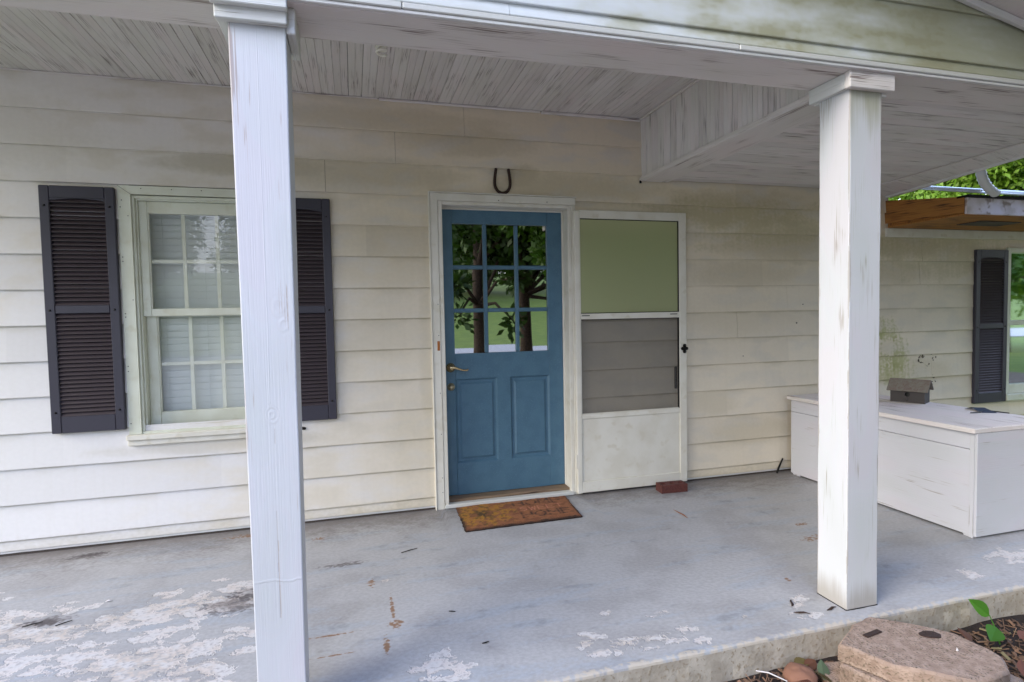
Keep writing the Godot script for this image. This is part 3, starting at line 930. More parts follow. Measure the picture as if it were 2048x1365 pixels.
func door(house: Node3D) -> void:
	var d := node("front_door", house, "blue panelled front door with nine small glass panes")
	var x0 := 0.592
	var x1 := 1.484
	var y0 := 0.050
	var y1 := 2.060
	var zb := -0.145
	var zf := -0.10
	var gx0 := 0.674
	var gx1 := 1.370
	var gy0 := 1.053
	var gy1 := 1.963
	box("stile", M.door, d, x0, y0, zb, gx0, y1, zf, 0.003, 1)
	box("stile", M.door, d, gx1, y0, zb, x1, y1, zf, 0.003, 1)
	box("rail", M.door, d, gx0, gy1, zb, gx1, y1, zf - .0004, 0.001)
	box("rail", M.door, d, gx0, 0.874, zb, gx1, gy0, zf - .0004, 0.001)
	box("rail", M.door, d, gx0, y0, zb, gx1, 0.276, zf - .0004, 0.001)
	box("rail", M.door, d, 0.976, 0.276, zb, 1.074, 0.874, zf - .0005, 0.001, 1)
	for p in [[gx0, 0.976], [1.074, gx1]]:
		var st := mb()
		var a: float = p[0]
		var b: float = p[1]
		var c := 0.276
		var e := 0.874
		# moulding slopes in, flat margin, raised field
		var steps := [[0.0, zf - .001], [0.012, zf - .014], [0.026, zf - .014], [0.040, zf - .005]]
		for i in 3:
			var s0: Array = steps[i]
			var s1: Array = steps[i + 1]
			var A := [Vector3(a + s0[0], c + s0[0], s0[1]), Vector3(b - s0[0], c + s0[0], s0[1]), Vector3(b - s0[0], e - s0[0], s0[1]), Vector3(a + s0[0], e - s0[0], s0[1])]
			var B := [Vector3(a + s1[0], c + s1[0], s1[1]), Vector3(b - s1[0], c + s1[0], s1[1]), Vector3(b - s1[0], e - s1[0], s1[1]), Vector3(a + s1[0], e - s1[0], s1[1])]
			for k in 4:
				var j := (k + 1) % 4
				var n: Vector3 = (A[j] - A[k]).cross(B[k] - A[k]).normalized()
				if n.z < 0: n = -n
				quad(st, A[k], A[j], B[j], B[k], n)
		quad(st, Vector3(a + .04, c + .04, zf - .005), Vector3(b - .04, c + .04, zf - .005), Vector3(b - .04, e - .04, zf - .005), Vector3(a + .04, e - .04, zf - .005), Vector3(0, 0, 1))
		quad(st, Vector3(a, c, zb), Vector3(b, c, zb), Vector3(b, e, zb), Vector3(a, e, zb), Vector3(0, 0, -1))
		obj("panel", st, M.door, d)
	var mw := 0.014
	for k in 2:
		var xm := lerpf(gx0, gx1, (k + 1) / 3.0)
		box("muntin", M.door, d, xm - mw, gy0, zb + .005, xm + mw, gy1, zf - .003, 0.006, 1)
	for k in 2:
		var ym := lerpf(gy0, gy1, (k + 1) / 3.0)
		for i in 3:
			var a := lerpf(gx0, gx1, i / 3.0) + (mw if i > 0 else 0.0)
			var b := lerpf(gx0, gx1, (i + 1) / 3.0) - (mw if i < 2 else 0.0)
			box("muntin", M.door, d, a, ym - mw, zb + .005, b, ym + mw, zf - .0035, 0.006)
	for i in 3:
		for k in 3:
			var a := lerpf(gx0, gx1, i / 3.0) + (mw - .003 if i > 0 else 0.0)
			var b := lerpf(gx0, gx1, (i + 1) / 3.0) - (mw - .003 if i < 2 else 0.0)
			var c := lerpf(gy0, gy1, k / 3.0) + (mw - .003 if k > 0 else 0.0)
			var e := lerpf(gy0, gy1, (k + 1) / 3.0) - (mw - .003 if k < 2 else 0.0)
			var st := mb()
			var zg := zf - 0.02
			# old panes never lie quite in one plane
			var tx := 0.009 + rng.randf_range(-.002, .002)
			var ty := rng.randf_range(-.002, .002)
			var mid := Vector2((a + b) * 0.5, (c + e) * 0.5)
			var Z := func(x: float, y: float) -> Vector3: return Vector3(x, y, zg + (x - mid.x) * tx + (y - mid.y) * ty)
			quad(st, Z.call(a, c), Z.call(b, c), Z.call(b, e), Z.call(a, e), Vector3(-tx, -ty, 1).normalized())
			obj("glass_pane", st, M.glass, d)
	# lever handle with a round rose
	var hp := Vector3(0.640, 0.958, zf)
	var st := mb()
	tube(st, [hp, hp + Vector3(0, 0, .006), hp + Vector3(0, 0, .013), hp + Vector3(0, 0, .016)], [.034, .033, .026, .012], 20)
	tube(st, [hp + Vector3(0, 0, .012), hp + Vector3(0, 0, .030), hp + Vector3(0, 0, .055)], [.013, .010, .012], 12)
	tube(st, [hp + Vector3(-.012, .004, .052), hp + Vector3(.02, .003, .056), hp + Vector3(.05, -.007, .056), hp + Vector3(.08, -.017, .054), hp + Vector3(.105, -.019, .050), hp + Vector3(.115, -.015, .046)], [.011, .010, .007, .006, .006, .007], 10)
	obj("lever_handle", st, M.brass, d)
	hp = Vector3(0.640, 0.822, zf)
	st = mb()
	tube(st, [hp, hp + Vector3(0, 0, .008), hp + Vector3(0, 0, .016), hp + Vector3(0, 0, .018)], [.028, .027, .021, .006], 20)
	obj("deadbolt", st, M.nickel, d)
	# frame round the opening
	var c := node("door_frame", house, "cream white door frame with dark gaps and a worn threshold")
	box("jamb", M.trim, c, 0.560, 0.0, -0.16, 0.588, 2.0905, 0.026, 0.003, 1)
	box("jamb", M.trim, c, 1.488, 0.0, -0.16, 1.516, 2.0905, 0.016, 0.003, 1)
	box("jamb", M.trim, c, 0.588, 2.067, -0.16, 1.488, 2.090, 0.024, 0.003)
	box("door_stop", M.trim, c, 1.478, 0.05, -0.095, 1.488, 2.065, -0.078, 0.002, 1)
	box("door_stop", M.trim, c, 0.588, 2.056, -0.095, 1.478, 2.066, -0.078, 0.002)
	# casing boards outside the jambs
	box("casing", M.trim, c, 0.505, 0.0, 0, 0.559, 2.143, 0.030, 0.004, 1)
	box("casing", M.trim, c, 0.5055, 2.0915, 0, 1.545, 2.142, 0.029, 0.004)
	box("casing", M.trim, c, 1.517, 0.0, 0, 1.545, 2.0905, 0.020, 0.004, 1)
	box("casing_edge", M.trim, c, 0.497, 0.0, 0, 0.5045, 2.150, 0.036, 0.002, 1)
	box("casing_edge", M.trim, c, 0.5047, 2.1435, 0, 1.552, 2.151, 0.035, 0.002)
	box("threshold", M.sillwood, c, 0.588, 0.012, -0.16, 1.488, 0.047, -0.02, 0.004, 0)
	box("threshold_edge", M.spout, c, 0.560, 0.004, -0.019, 1.5, 0.030, 0.034, 0.004, 0)
	box("strike_plate", M.orange, c, 0.534, 1.088, 0.028, 0.551, 1.152, 0.0325, 0.002, 1)
	for q in [[.545, 1.40], [.545, 1.19], [.546, .80], [.546, .52], [.546, .22], [.546, .12]]:
		st = mb()
		tube(st, [Vector3(q[0], q[1], 0.028), Vector3(q[0], q[1], 0.0315)], [.0035, .003], 6)
		obj("screw", st, M.screw, c)
	for xx in [.98, 1.33]:
		st = mb()
		tube(st, [Vector3(xx, 2.105, 0.027), Vector3(xx, 2.105, 0.0305)], [.0045, .004], 6)
		obj("screw", st, M.screw, c)
	# storm door swung open against the wall
	var s := node("storm_door", house, "white aluminium storm door folded open flat against the siding")
	var z0 := 0.026
	var z1 := 0.056
	box("stile", M.trim, s, 1.523, 0.014, z0, 1.561, 2.050, z1, 0.004, 1)
	box("stile", M.trim, s, 2.360, 0.022, z0, 2.421, 2.058, z1, 0.004, 1)
	box("rail", M.trim, s, 1.561, 1.996, z0, 2.360, 2.056, z1 - .001, 0.003)
	box("rail", M.trim, s, 1.561, 1.276, z0, 2.360, 1.318, z1 - .001, 0.003)
	box("rail", M.trim, s, 1.561, 0.556, z0, 2.360, 0.590, z1 - .001, 0.003)
	box("rail", M.trim, s, 1.561, 0.018, z0, 2.360, 0.098, z1 - .001, 0.003)
	box("kick_panel", M.trim, s, 1.561, 0.098, z0 + .004, 2.360, 0.556, z1 - .009, 0.002)
	for r in [[1.318, 1.996], [0.590, 1.276]]:
		for b in [[1.561, r[0], 1.567, r[1]], [2.354, r[0], 2.360, r[1]]]:
			box("glazing_bead", M.dark if b[0] > 2.0 else M.trim, s, b[0], b[1], z0 + .008, b[2], b[3], z1 - .006, 0.001, 1)
		box("glazing_bead", M.dark, s, 1.567, r[1] - .005, z0 + .008, 2.354, r[1], z1 - .006, 0.001)
		box("glazing_bead", M.dark if r[0] > 1.0 else M.trim, s, 1.567, r[0], z0 + .008, 2.354, r[0] + .005, z1 - .006, 0.001)
	st = mb()
	quad(st, Vector3(1.567, 1.323, .042), Vector3(2.354, 1.323, .042), Vector3(2.354, 1.991, .042), Vector3(1.567, 1.991, .042), Vector3(0, 0, 1))
	obj("glass_pane", st, M.stormglass, s, "upper glass tinted hazy green for the lawn reflection")
	st = mb()
	quad(st, Vector3(1.567, .595, .042), Vector3(2.354, .595, .042), Vector3(2.354, 1.271, .042), Vector3(1.567, 1.271, .042), Vector3(0, 0, 1))
	obj("insect_screen", st, M.screen, s, "dark see-through lower insect screen")
	# latch: a black four lobed escutcheon with a push knob, and the pull handle seen through the screen
	st = mb()
	for q in [[0, .022], [0, -.022], [.016, 0], [-.016, 0]]:
		tube(st, [Vector3(2.400 + q[0], 1.040 + q[1], z1), Vector3(2.400 + q[0], 1.040 + q[1], z1 + .008), Vector3(2.400 + q[0], 1.040 + q[1], z1 + .011)], [.014, .013, .006], 10)
	tube(st, [Vector3(2.400, 1.040, z1), Vector3(2.400, 1.040, z1 + .03), Vector3(2.400, 1.040, z1 + .04)], [.009, .012, .008], 10)
	obj("latch", st, M.black, s)
	box("pull_handle", M.black, s, 2.330, .735, .024, 2.352, .905, .036, 0.005, 1)
	for xx in [1.60, 2.31]:
		box("slide_clip", M.dark, s, xx - .03, 1.300, z1 - .0005, xx + .03, 1.306, z1 + .004, 0.001)
	# hinge knuckles along the left edge
	for yy in [.25, 1.05, 1.85]:
		st = mb()
		tube(st, [Vector3(1.519, yy - .05, .050), Vector3(1.519, yy + .05, .050)], [.006, .006], 8)
		obj("hinge", st, M.trim, s)

func porch_post(house: Node3D, x: float, label: String, lean := 0.0) -> void:
	var p := node("porch_post", house, label)
	var z0 := 1.726
	var z1 := 1.891
	var w := 0.168
	var xf := Transform3D(Basis(Vector3(0, 0, 1), lean), Vector3(0, 0, 0))
	var st := mb()
	# shaft with slightly wavy faces and rounded arrises
	var n := nz(int(x * 100) + 300, 1.0, 2)
	var rows := 40
	var ring: Array = []
	for r in rows + 1:
		var y := 0.004 + (2.262) * r / rows
		var pr: Array = []
		for k in 12:
			var side := k / 3
			var j := k % 3
			var c: Vector2 = [Vector2(0, 0), Vector2(1, 0), Vector2(1, 1), Vector2(0, 1)][side]
			var dirs: Array = [[Vector2(0, 1), Vector2(1, 0)], [Vector2(-1, 0), Vector2(0, 1)], [Vector2(0, -1), Vector2(-1, 0)], [Vector2(1, 0), Vector2(0, -1)]][side]
			var b := 0.004 / w
			var q := c
			if j == 0: q = c + dirs[0] * b
			elif j == 2: q = c + dirs[1] * b
			else: q = c + (dirs[0] + dirs[1]) * b * 0.3
			var wob := n.get_noise_3d(y * 2.0, side * 5.0, 0) * 0.0015
			var tp := (1.0 - y / 2.27) if x < 0 else 0.0
			pr.append(Vector3(x + .009 * tp + q.x * (w - .021 * tp) + wob, y, z0 + .045 * tp + q.y * (z1 - z0 - .045 * tp) + wob))
		ring.append(pr)
	for r in rows:
		for k in 12:
			var j := (k + 1) % 12
			var a: Vector3 = ring[r][k]
			var b: Vector3 = ring[r][j]
			var c: Vector3 = ring[r + 1][j]
			var d: Vector3 = ring[r + 1][k]
			var nn := (b - a).cross(d - a).normalized()
			if nn.dot((a + b) * 0.5 - Vector3(x + w * 0.5, a.y, (z0 + z1) * 0.5)) < 0: nn = -nn
			var al := func(q: Vector3) -> Vector2:
				return Vector2(q.y + x, (q.x if absf(nn.z) > 0.7 else q.z) + x * 3.0)
			quad(st, a, b, c, d, nn, al.call(a), al.call(b), al.call(c), al.call(d))
	for k in 10:
		tri(st, ring[0][0], ring[0][k + 1], ring[0][k + 2], Vector3.DOWN)
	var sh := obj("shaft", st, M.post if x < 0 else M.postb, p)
	sh.transform = xf
	# dirt packed into the joint at the foot
	var seam: Array = []
	var sr: Array = []
	for k in 33:
		var q: Vector3 = ring[0][(k * 12 / 32) % 12]
		var q2: Vector3 = ring[0][(k * 12 / 32 + 1) % 12]
		var p3 := q.lerp(q2, fposmod(k * 12.0 / 32.0, 1.0))
		seam.append(Vector3(p3.x, .001, p3.z) + Vector3(rng.randf_range(-.001, .001), 0, rng.randf_range(-.001, .001)))
		sr.append(rng.randf_range(.001, .0042))
	st = mb()
	tube(st, seam, sr, 5, 1.0, false)
	obj("base_seam", st, M.dark, p)
	# collar boards round the top
	var cw := w * 0.5 + x
	box("collar_board", M.collar if x < 0 else M.beam, p, x - .032, 2.232, z1, x + w + (.006 if x < 0 else .036), 2.3, z1 + .03, 0.003, 0)
	box("collar_board", M.collar, p, x - .030, 2.236, 1.695, x - .001, 2.2995, z1 - .0005, 0.003, 2)
	box("collar_board", M.collar, p, x + w + .001, 2.218, 1.695, x + w + .028, 2.2995, z1 - .0005, 0.003, 2)
	box("collar_board", M.collar, p, x - .001, 2.232, 1.696, x + w + .001, 2.2993, z0 - .001, 0.003, 0)
	if x < 0:
		# a thicker upper block over the collar at the front, and a quarter round under it
		box("collar_block", M.collar, p, x - .040, 2.268, z1 + .031, x + w + .010, 2.34, z1 + .056, 0.003, 0)

func porch_roof(house: Node3D) -> void:
	# ceiling of narrow boards that run out from the wall
	var c := node("porch_ceiling", house, "flaking grey white board ceiling of the porch")
	var x := -2.6
	var i := 0
	while x < 2.06:
		var w := 0.0815
		var gap := 0.0012 if rng.randf() < 0.6 else rng.randf_range(0.0015, 0.003)
		var st := mb()
		var dy := rng.randf_range(0.0, 0.0025)
		bead(st, Vector3(x + gap, 2.738 + dy, 0.0), Vector3(minf(x + w, 2.074), 2.757, 1.70), 2, 0, Vector2(rng.randf() * 0.6, rng.randf() * 3.0))
		obj("ceiling_board", st, M.boards[i % 3 if rng.randf() < .5 else rng.randi() % 3], c)
		x += w
		i += 1
	box("cove_strip", M.beam, c, 0.20, 2.722, 0.004, 1.30, 2.737, 0.020, 0.004, 0, "", Transform3D(Basis(Vector3(0, 0, 1), 0.0012), Vector3.ZERO))
	box("cove_strip", M.beam, c, 1.305, 2.718, 0.004, 2.07, 2.737, 0.026, 0.004, 0)
	box("cove_strip", M.beam, c, -2.6, 2.730, 0.004, 0.19, 2.7375, 0.012, 0.002, 0)
	# beam across the front
	var b := node("porch_beam", house, "wide peeling white beam across the front of the porch")
	box("beam_board", M.beam, b, -2.75, 2.300, 1.692, 4.0, 2.322, 1.922, 0.003, 0)
	box("beam_board", M.beam, b, -2.75, 2.322, 1.694, 2.075, 2.77, 1.72, 0.003, 0)
	box("beam_core", M.room, b, -2.75, 2.323, 1.73, 4.0, 2.77, 1.915, 0.0, 0)
	# gable over it
	var g := node("porch_gable", house, "white lapped boards over the porch beam, with tree shade painted olive to the right")
	box("edge_board", M.collar, g, -2.75, 2.3005, 1.9225, 4.15, 2.312, 1.938, 0.002, 0)
	var joints := [-2.75, -1.2, 0.18, 1.45, 4.15]
	for k in joints.size() - 1:
		box("flashing", M.metalpaint, g, joints[k] + .001, 2.3125, 1.923, joints[k + 1] - .001, 2.333, 1.9445 + 0.001 * (k % 2), 0.003, 0)
	for k in 5:
		var y0 := 2.334 if k == 0 else 2.379 + (k - 1) * 0.211
		var y1 := 2.379 + k * 0.211 + .003
		var xe := 4.15 if k < 2 else 4.15 - (k - 1) * 0.9
		var cuts := [-2.75, 0.54 if k == 0 else (-0.9 if k % 2 == 1 else 1.9), xe]
		for q in 2:
			if cuts[q + 1] - cuts[q] < 0.1: continue
			var st := mb()
			lap(st, cuts[q] + .0006, cuts[q + 1] - .0006, y0, y1, 1.930, 1.9435, 500 + k * 7 + q, 0.0015, 3.2, 1.0)
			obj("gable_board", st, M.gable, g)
	box("gable_core", M.room, g, -2.75, 2.33, 1.916, 4.1, 2.75, 1.926, 0.0)
	# sloping rake soffit that hangs out over the gable at the right
	var rk := node("rake_overhang", house, "boxed rake overhang at the upper right corner")
	var sl := -0.2
	var ang := atan(sl)
	var xf := Transform3D(Basis(Vector3(0, 0, 1), ang), Vector3(2.59, 2.648, 0))
	box("rake_trim", M.collar, rk, -1.6, -0.030, 1.946, 2.0, 0.002, 1.965, 0.002, 0, "", xf)
	var u := -1.6
	while u < 1.95:
		box("soffit_panel", M.beam, rk, u + .002, 0.004, 1.932, u + .32, 0.018, 2.30, 0.002, 2, "", xf)
		u += 0.322
	box("rake_fascia", M.collar, rk, -1.6, -0.02, 2.302, 2.0, 0.14, 2.322, 0.002, 0, "", xf)
	# box beam with upright boards that ends the higher ceiling
	var k2 := node("bulkhead", house, "boxed drop of upright boards where the ceiling steps down")
	var z := 0.0
	while z < 1.69:
		var gap := 0.001 if rng.randf() < 0.5 else rng.randf_range(.002, .004)
		var st := mb()
		bead(st, Vector3(2.076 + rng.randf() * .002, 2.302, z + gap), Vector3(2.095, 2.7375, minf(z + .0815, 1.691)), 1, 2, Vector2(rng.randf() * 1.5, rng.randf() * 3))
		obj("bulkhead_board", st, M.boards[rng.randi() % 3], k2)
		z += .0815
	box("bottom_board", M.beam, k2, 2.066, 2.284, 0.02, 2.29, 2.3015, 1.6915, 0.003, 2)
	box("edge_strip", M.beam, k2, 2.058, 2.290, 0.012, 2.0655, 2.312, 1.6915, 0.002, 2)
	box("cove_strip", M.beam, k2, 2.055, 2.722, 0.027, 2.0755, 2.7375, 1.69, 0.004, 2)
	box("end_block", M.dark, k2, 2.062, 2.272, 0.004, 2.075, 2.298, 0.0185, 0.001)
	# low soffit of boards along the wall
	var s := node("porch_soffit", house, "low board soffit over the right end of the porch")
	z = 0.012
	while z < 1.69:
		var z1 := minf(z + .0815, 1.691)
		var gap := 0.001 if rng.randf() < 0.55 else rng.randf_range(.0025, .0055)
		var xe := lerpf(4.09, 3.875, z / 1.69)
		var st := mb()
		bead(st, Vector3(2.2905, 2.302 + rng.randf() * .002, z + gap), Vector3(xe, 2.319, z1), 0, 2, Vector2(rng.randf(), rng.randf() * 3))
		obj("soffit_board", st, M.boards[rng.randi() % 3], s)
		z += .0815
	# outer strip of wide panels that dips towards the eave
	var e := node("eave_strip", house, "wide soffit panels along the porch eave at the right")
	z = 0.0
	while z < 2.25:
		var z1 := minf(z + 0.34, 2.25)
		var st := mb()
		var P := func(zz: float, outer: bool, dy: float) -> Vector3:
			var tt := zz / 1.69
			return Vector3(lerpf(4.44, 4.00, tt), 2.252 + dy, zz) if outer else Vector3(lerpf(4.096, 3.881, tt), 2.300 + dy, zz)
		var g0 := z + 0.002
		var g1 := z1 - 0.002
		var V := [P.call(g0, false, 0.0), P.call(g1, false, 0.0), P.call(g1, true, 0.0), P.call(g0, true, 0.0)]
		var T := [P.call(g0, false, .015), P.call(g1, false, .015), P.call(g1, true, .015), P.call(g0, true, .015)]
		var uvs := [Vector2(0, g0), Vector2(0, g1), Vector2(.4, g1), Vector2(.4, g0)]
		quad(st, V[0], V[1], V[2], V[3], Vector3(-.15, -1, 0).normalized(), uvs[0], uvs[1], uvs[2], uvs[3])
		quad(st, T[0], T[1], T[2], T[3], Vector3(0, 1, 0))
		for q in 4:
			var j := (q + 1) % 4
			quad(st, V[q], V[j], T[j], T[q], [Vector3(-1, 0, 0), Vector3(0, 0, 1), Vector3(1, 0, 0), Vector3(0, 0, -1)][q])
		obj("soffit_panel", st, M.boards[rng.randi() % 3], e)
		z += 0.34
	var st2 := mb()
	tube(st2, [Vector3(4.098, 2.298, 0.0), Vector3(3.882, 2.298, 1.69)], [.006, .006], 6)
	obj("joint_strip", st2, M.beam, e)
	# drip edge and the gutter elbow that empties onto the lower roof
	st2 = mb()
	var fx := [[4.44, 0.0], [3.86, 2.25]]
	quad(st2, Vector3(4.441, 2.245, -.3), Vector3(3.857, 2.245, 2.25), Vector3(3.87, 2.36, 2.25), Vector3(4.455, 2.36, -.3), Vector3(1, 0, .2).normalized())
	quad(st2, Vector3(4.441, 2.245, -.3), Vector3(3.857, 2.245, 2.25), Vector3(3.85, 2.268, 2.25), Vector3(4.435, 2.268, -.3), Vector3(-1, 0, 0))
	obj("eave_fascia", st2, M.collar, e)
	var el := node("downspout_elbow", house, "grey white curved gutter elbow at the eave")
	var st3 := mb()
	var pts: Array = []
	var rad: Array = []
	for k in 15:
		var t := float(k) / 14.0
		var a := t * 1.25
		pts.append(Vector3(4.385 + 0.19 * (1.0 - cos(a)) + t * .02, 2.30 - 0.14 * sin(a) - 0.03 * t, 0.755))
		rad.append(0.036 + (0.0025 if k % 2 == 0 else -0.0015))
	tube(st3, pts, rad, 12, 0.8)
	obj("spout", st3, M.spout, el)
	# roof planes above, so that no sky comes through the boards
	var r := node("porch_roof", house, "low gabled porch roof")
	var rf := Transform3D(Basis(Vector3(0, 0, 1), ang), Vector3(2.59, 2.80, 0))
	box("roof_slope", M.shingle, r, -4.0, 0.0, -3.0, 1.90, 0.05, 2.33, 0.004, 0, "", rf)
	rf = Transform3D(Basis(Vector3(0, 0, 1), -ang), Vector3(-1.40, 3.597, 0))
	box("roof_slope", M.shingle, r, -3.0, 0.0, -3.0, 0.0, 0.05, 2.33, 0.004, 0, "", rf)

func main_eave(house: Node3D) -> void:
	var e := node("main_eave", house, "brown stained plywood eave with a streaked white fascia")
	# boards of the flat soffit
	for r in [[4.372, 4.78], [4.783, 5.92], [5.923, 7.0]]:
		box("soffit_sheet", M.ply, e, r[0], 1.9935, 0.0305, r[1], 2.006, 0.655, 0.002, 0)
	box("vent_plate", M.greywood, e, 4.80, 1.985, 0.28, 5.25, 1.993, 0.47, 0.003, 0)
	box("eave_core", M.ply, e, 4.386, 2.0065, 0.02, 6.95, 2.10, 0.650, 0.0, 0)
	# sloping end board that faces the porch
	var st := mb()
	var A := [Vector3(4.366, 2.03, 0.0), Vector3(4.366, 2.012, 0.655), Vector3(4.366, 2.125, 0.655), Vector3(4.366, 2.225, 0.0)]
	var B: Array = []
	for p in A: B.append(p + Vector3(.018, 0, 0))
	quad(st, A[0], A[1], A[2], A[3], Vector3(-1, 0, 0), Vector2(0, 0), Vector2(.655, 0), Vector2(.655, .12), Vector2(0, .2))
	quad(st, B[0], B[1], B[2], B[3], Vector3(1, 0, 0))
	for q in 4:
		var j := (q + 1) % 4
		quad(st, A[q], A[j], B[j], B[q], [Vector3.DOWN, Vector3.BACK, Vector3.UP, Vector3.FORWARD][q])
	obj("end_board", st, M.ply, e)
	box("fascia", M.fascia, e, 4.372, 1.999, 0.656, 5.10, 2.118, 0.676, 0.002, 0)
	box("fascia", M.fascia, e, 5.102, 1.998, 0.656, 7.0, 2.116, 0.675, 0.002, 0)
	box("drip_board", M.dark, e, 4.366, 2.1185, 0.60, 7.0, 2.138, 0.690, 0.002, 0)
	# metal roof sheets with a low pitch
	var xf := Transform3D(Basis(Vector3(1, 0, 0), 0.270), Vector3(0, 2.142, 0.71))
	for k in 6:
		var x := 4.455 + k * 0.46
		box("roof_sheet", M.metalroof, e, x, 0, -3.2, x + .455, .012, 0.0, 0.002, 0, "", xf)
		box("roof_rib", M.metalroof, e, x - .012, .0125, -3.2, x + .014, .03, 0.0, 0.004, 0, "", xf)

# ---------------------------------------------------------------- loose things
func chest() -> void:
	var c := node("storage_chest")
	tag(c, "long white painted wooden storage chest standing against the wall at the right", "chest")
	var x0 := 3.345
	var x1 := 3.985
	var z0 := 0.085
	var z1 := 1.480
	box("side_board", M.chest, c, x0, 0.012, z0, x0 + .018, 0.505, z1 - .001, 0.002, 2)
	box("side_board", M.chest, c, x0, 0.508, z0, x0 + .018, 0.602, z1 - .001, 0.002, 2)
	box("side_board", M.chest, c, x1 - .018, 0.03, z0, x1, 0.602, z1, 0.002, 2)
	box("front_board", M.chest, c, x0 + .0005, 0.012, z1 + .0003, x1 - .0005, 0.602, z1 + .016, 0.002, 0)
	box("back_board", M.chest, c, x0 + .0185, 0.03, z0, x1 - .0185, 0.602, z0 + .018, 0.002, 0)
	box("corner_strip", M.chest, c, x0 - .003, 0.002, z1 - .022, x0 - .0005, 0.602, z1 + .0025, 0.001, 1)
	box("hinge", M.rust, c, x1 - .002, 0.57, z0 + .25, x1 + .012, 0.602, z0 + .31, 0.001, 1)
	box("hinge", M.rust, c, x1 - .002, 0.57, z1 - .31, x1 + .012, 0.602, z1 - .25, 0.001, 1)
	box("foot", M.chest, c, x0 + .002, 0.001, z0 + .02, x0 + .06, 0.03, z0 + .09, 0.002, 1)
	box("foot", M.chest, c, x0 + .002, 0.001, z1 - .055, x0 + .06, 0.03, z1 - .002, 0.002, 1)
	box("foot", M.chest, c, x1 - .06, 0.001, z1 - .055, x1 - .002, 0.03, z1 - .002, 0.002, 1)
	box("foot", M.chest, c, x1 - .06, 0.001, z0 + .02, x1 - .002, 0.03, z0 + .09, 0.002, 1)
	box("bottom_board", M.dark, c, x0 + .02, 0.032, z0 + .02, x1 - .02, 0.045, z1 - .021, 0.0)
	box("lid", M.beam, c, x0 - .028, 0.603, z0 - .02, x1 + .01, 0.632, z1 + .020, 0.004, 2)

func birdhouse() -> void:
	var b := node("birdhouse")
	tag(b, "small weathered dark birdhouse with a pitched roof standing on the white chest", "birdhouse")
	b.position = Vector3(3.775, 0.632, 0.585)
	b.rotation.y = -atan2(0.189, 0.092)
	# local x runs along the front, local z points to the viewer
	var L := 0.21
	var D := 0.13
	var H := 0.095
	var st := mb()
	holed(st, Vector3(0, 0, 0), Vector3(1, 0, 0), Vector3(0, 1, 0), L, H, L * .5, H * .62, 0.017, 0.012)
	obj("front", st, M.birdbody, b)
	st = mb()
	quad(st, Vector3(0, 0, -D), Vector3(L, 0, -D), Vector3(L, H, -D), Vector3(0, H, -D), Vector3(0, 0, -1))
	quad(st, Vector3(0, 0, 0), Vector3(L, 0, 0), Vector3(L, 0, -D), Vector3(0, 0, -D), Vector3(0, -1, 0))
	for x in [0.0, L]:
		var n := Vector3(-1 if x == 0.0 else 1, 0, 0)
		quad(st, Vector3(x, 0, 0), Vector3(x, 0, -D), Vector3(x, H, -D), Vector3(x, H, 0), n)
		tri(st, Vector3(x, H, 0), Vector3(x, H, -D), Vector3(x, H + .06, -D * .5), n)
	obj("body", st, M.birdbody, b)
	st = mb()
	quad(st, Vector3(.002, .002, -.03), Vector3(L - .002, .002, -.03), Vector3(L - .002, H, -.03), Vector3(.002, H, -.03), Vector3(0, 0, 1))
	obj("hole_shade_sheet", st, M.black, b)  # black sheet stands in for the shade inside the hole
	st = mb()
	tube(st, [Vector3(L * .5, H * .25, 0), Vector3(L * .5, H * .25, .02)], [.004, .004], 8)
	obj("perch", st, M.birdbody, b)
	for s in [1.0, -1.0]:
		var a := atan2(.062, D * .5)
		var xf := Transform3D(Basis(Vector3(1, 0, 0), a * s), Vector3(0, H + .068, -D * .5))
		st = mb()
		if s > 0: bx(st, -.02, -.004, 0.003, L + .022, .006, .115, .002, 0, Vector2.ZERO, xf)
		else: bx(st, -.02, -.004, -.105, L + .022, .006, 0.0, .002, 0, Vector2.ZERO, xf)
		obj("roof_panel", st, M.birdroof, b)

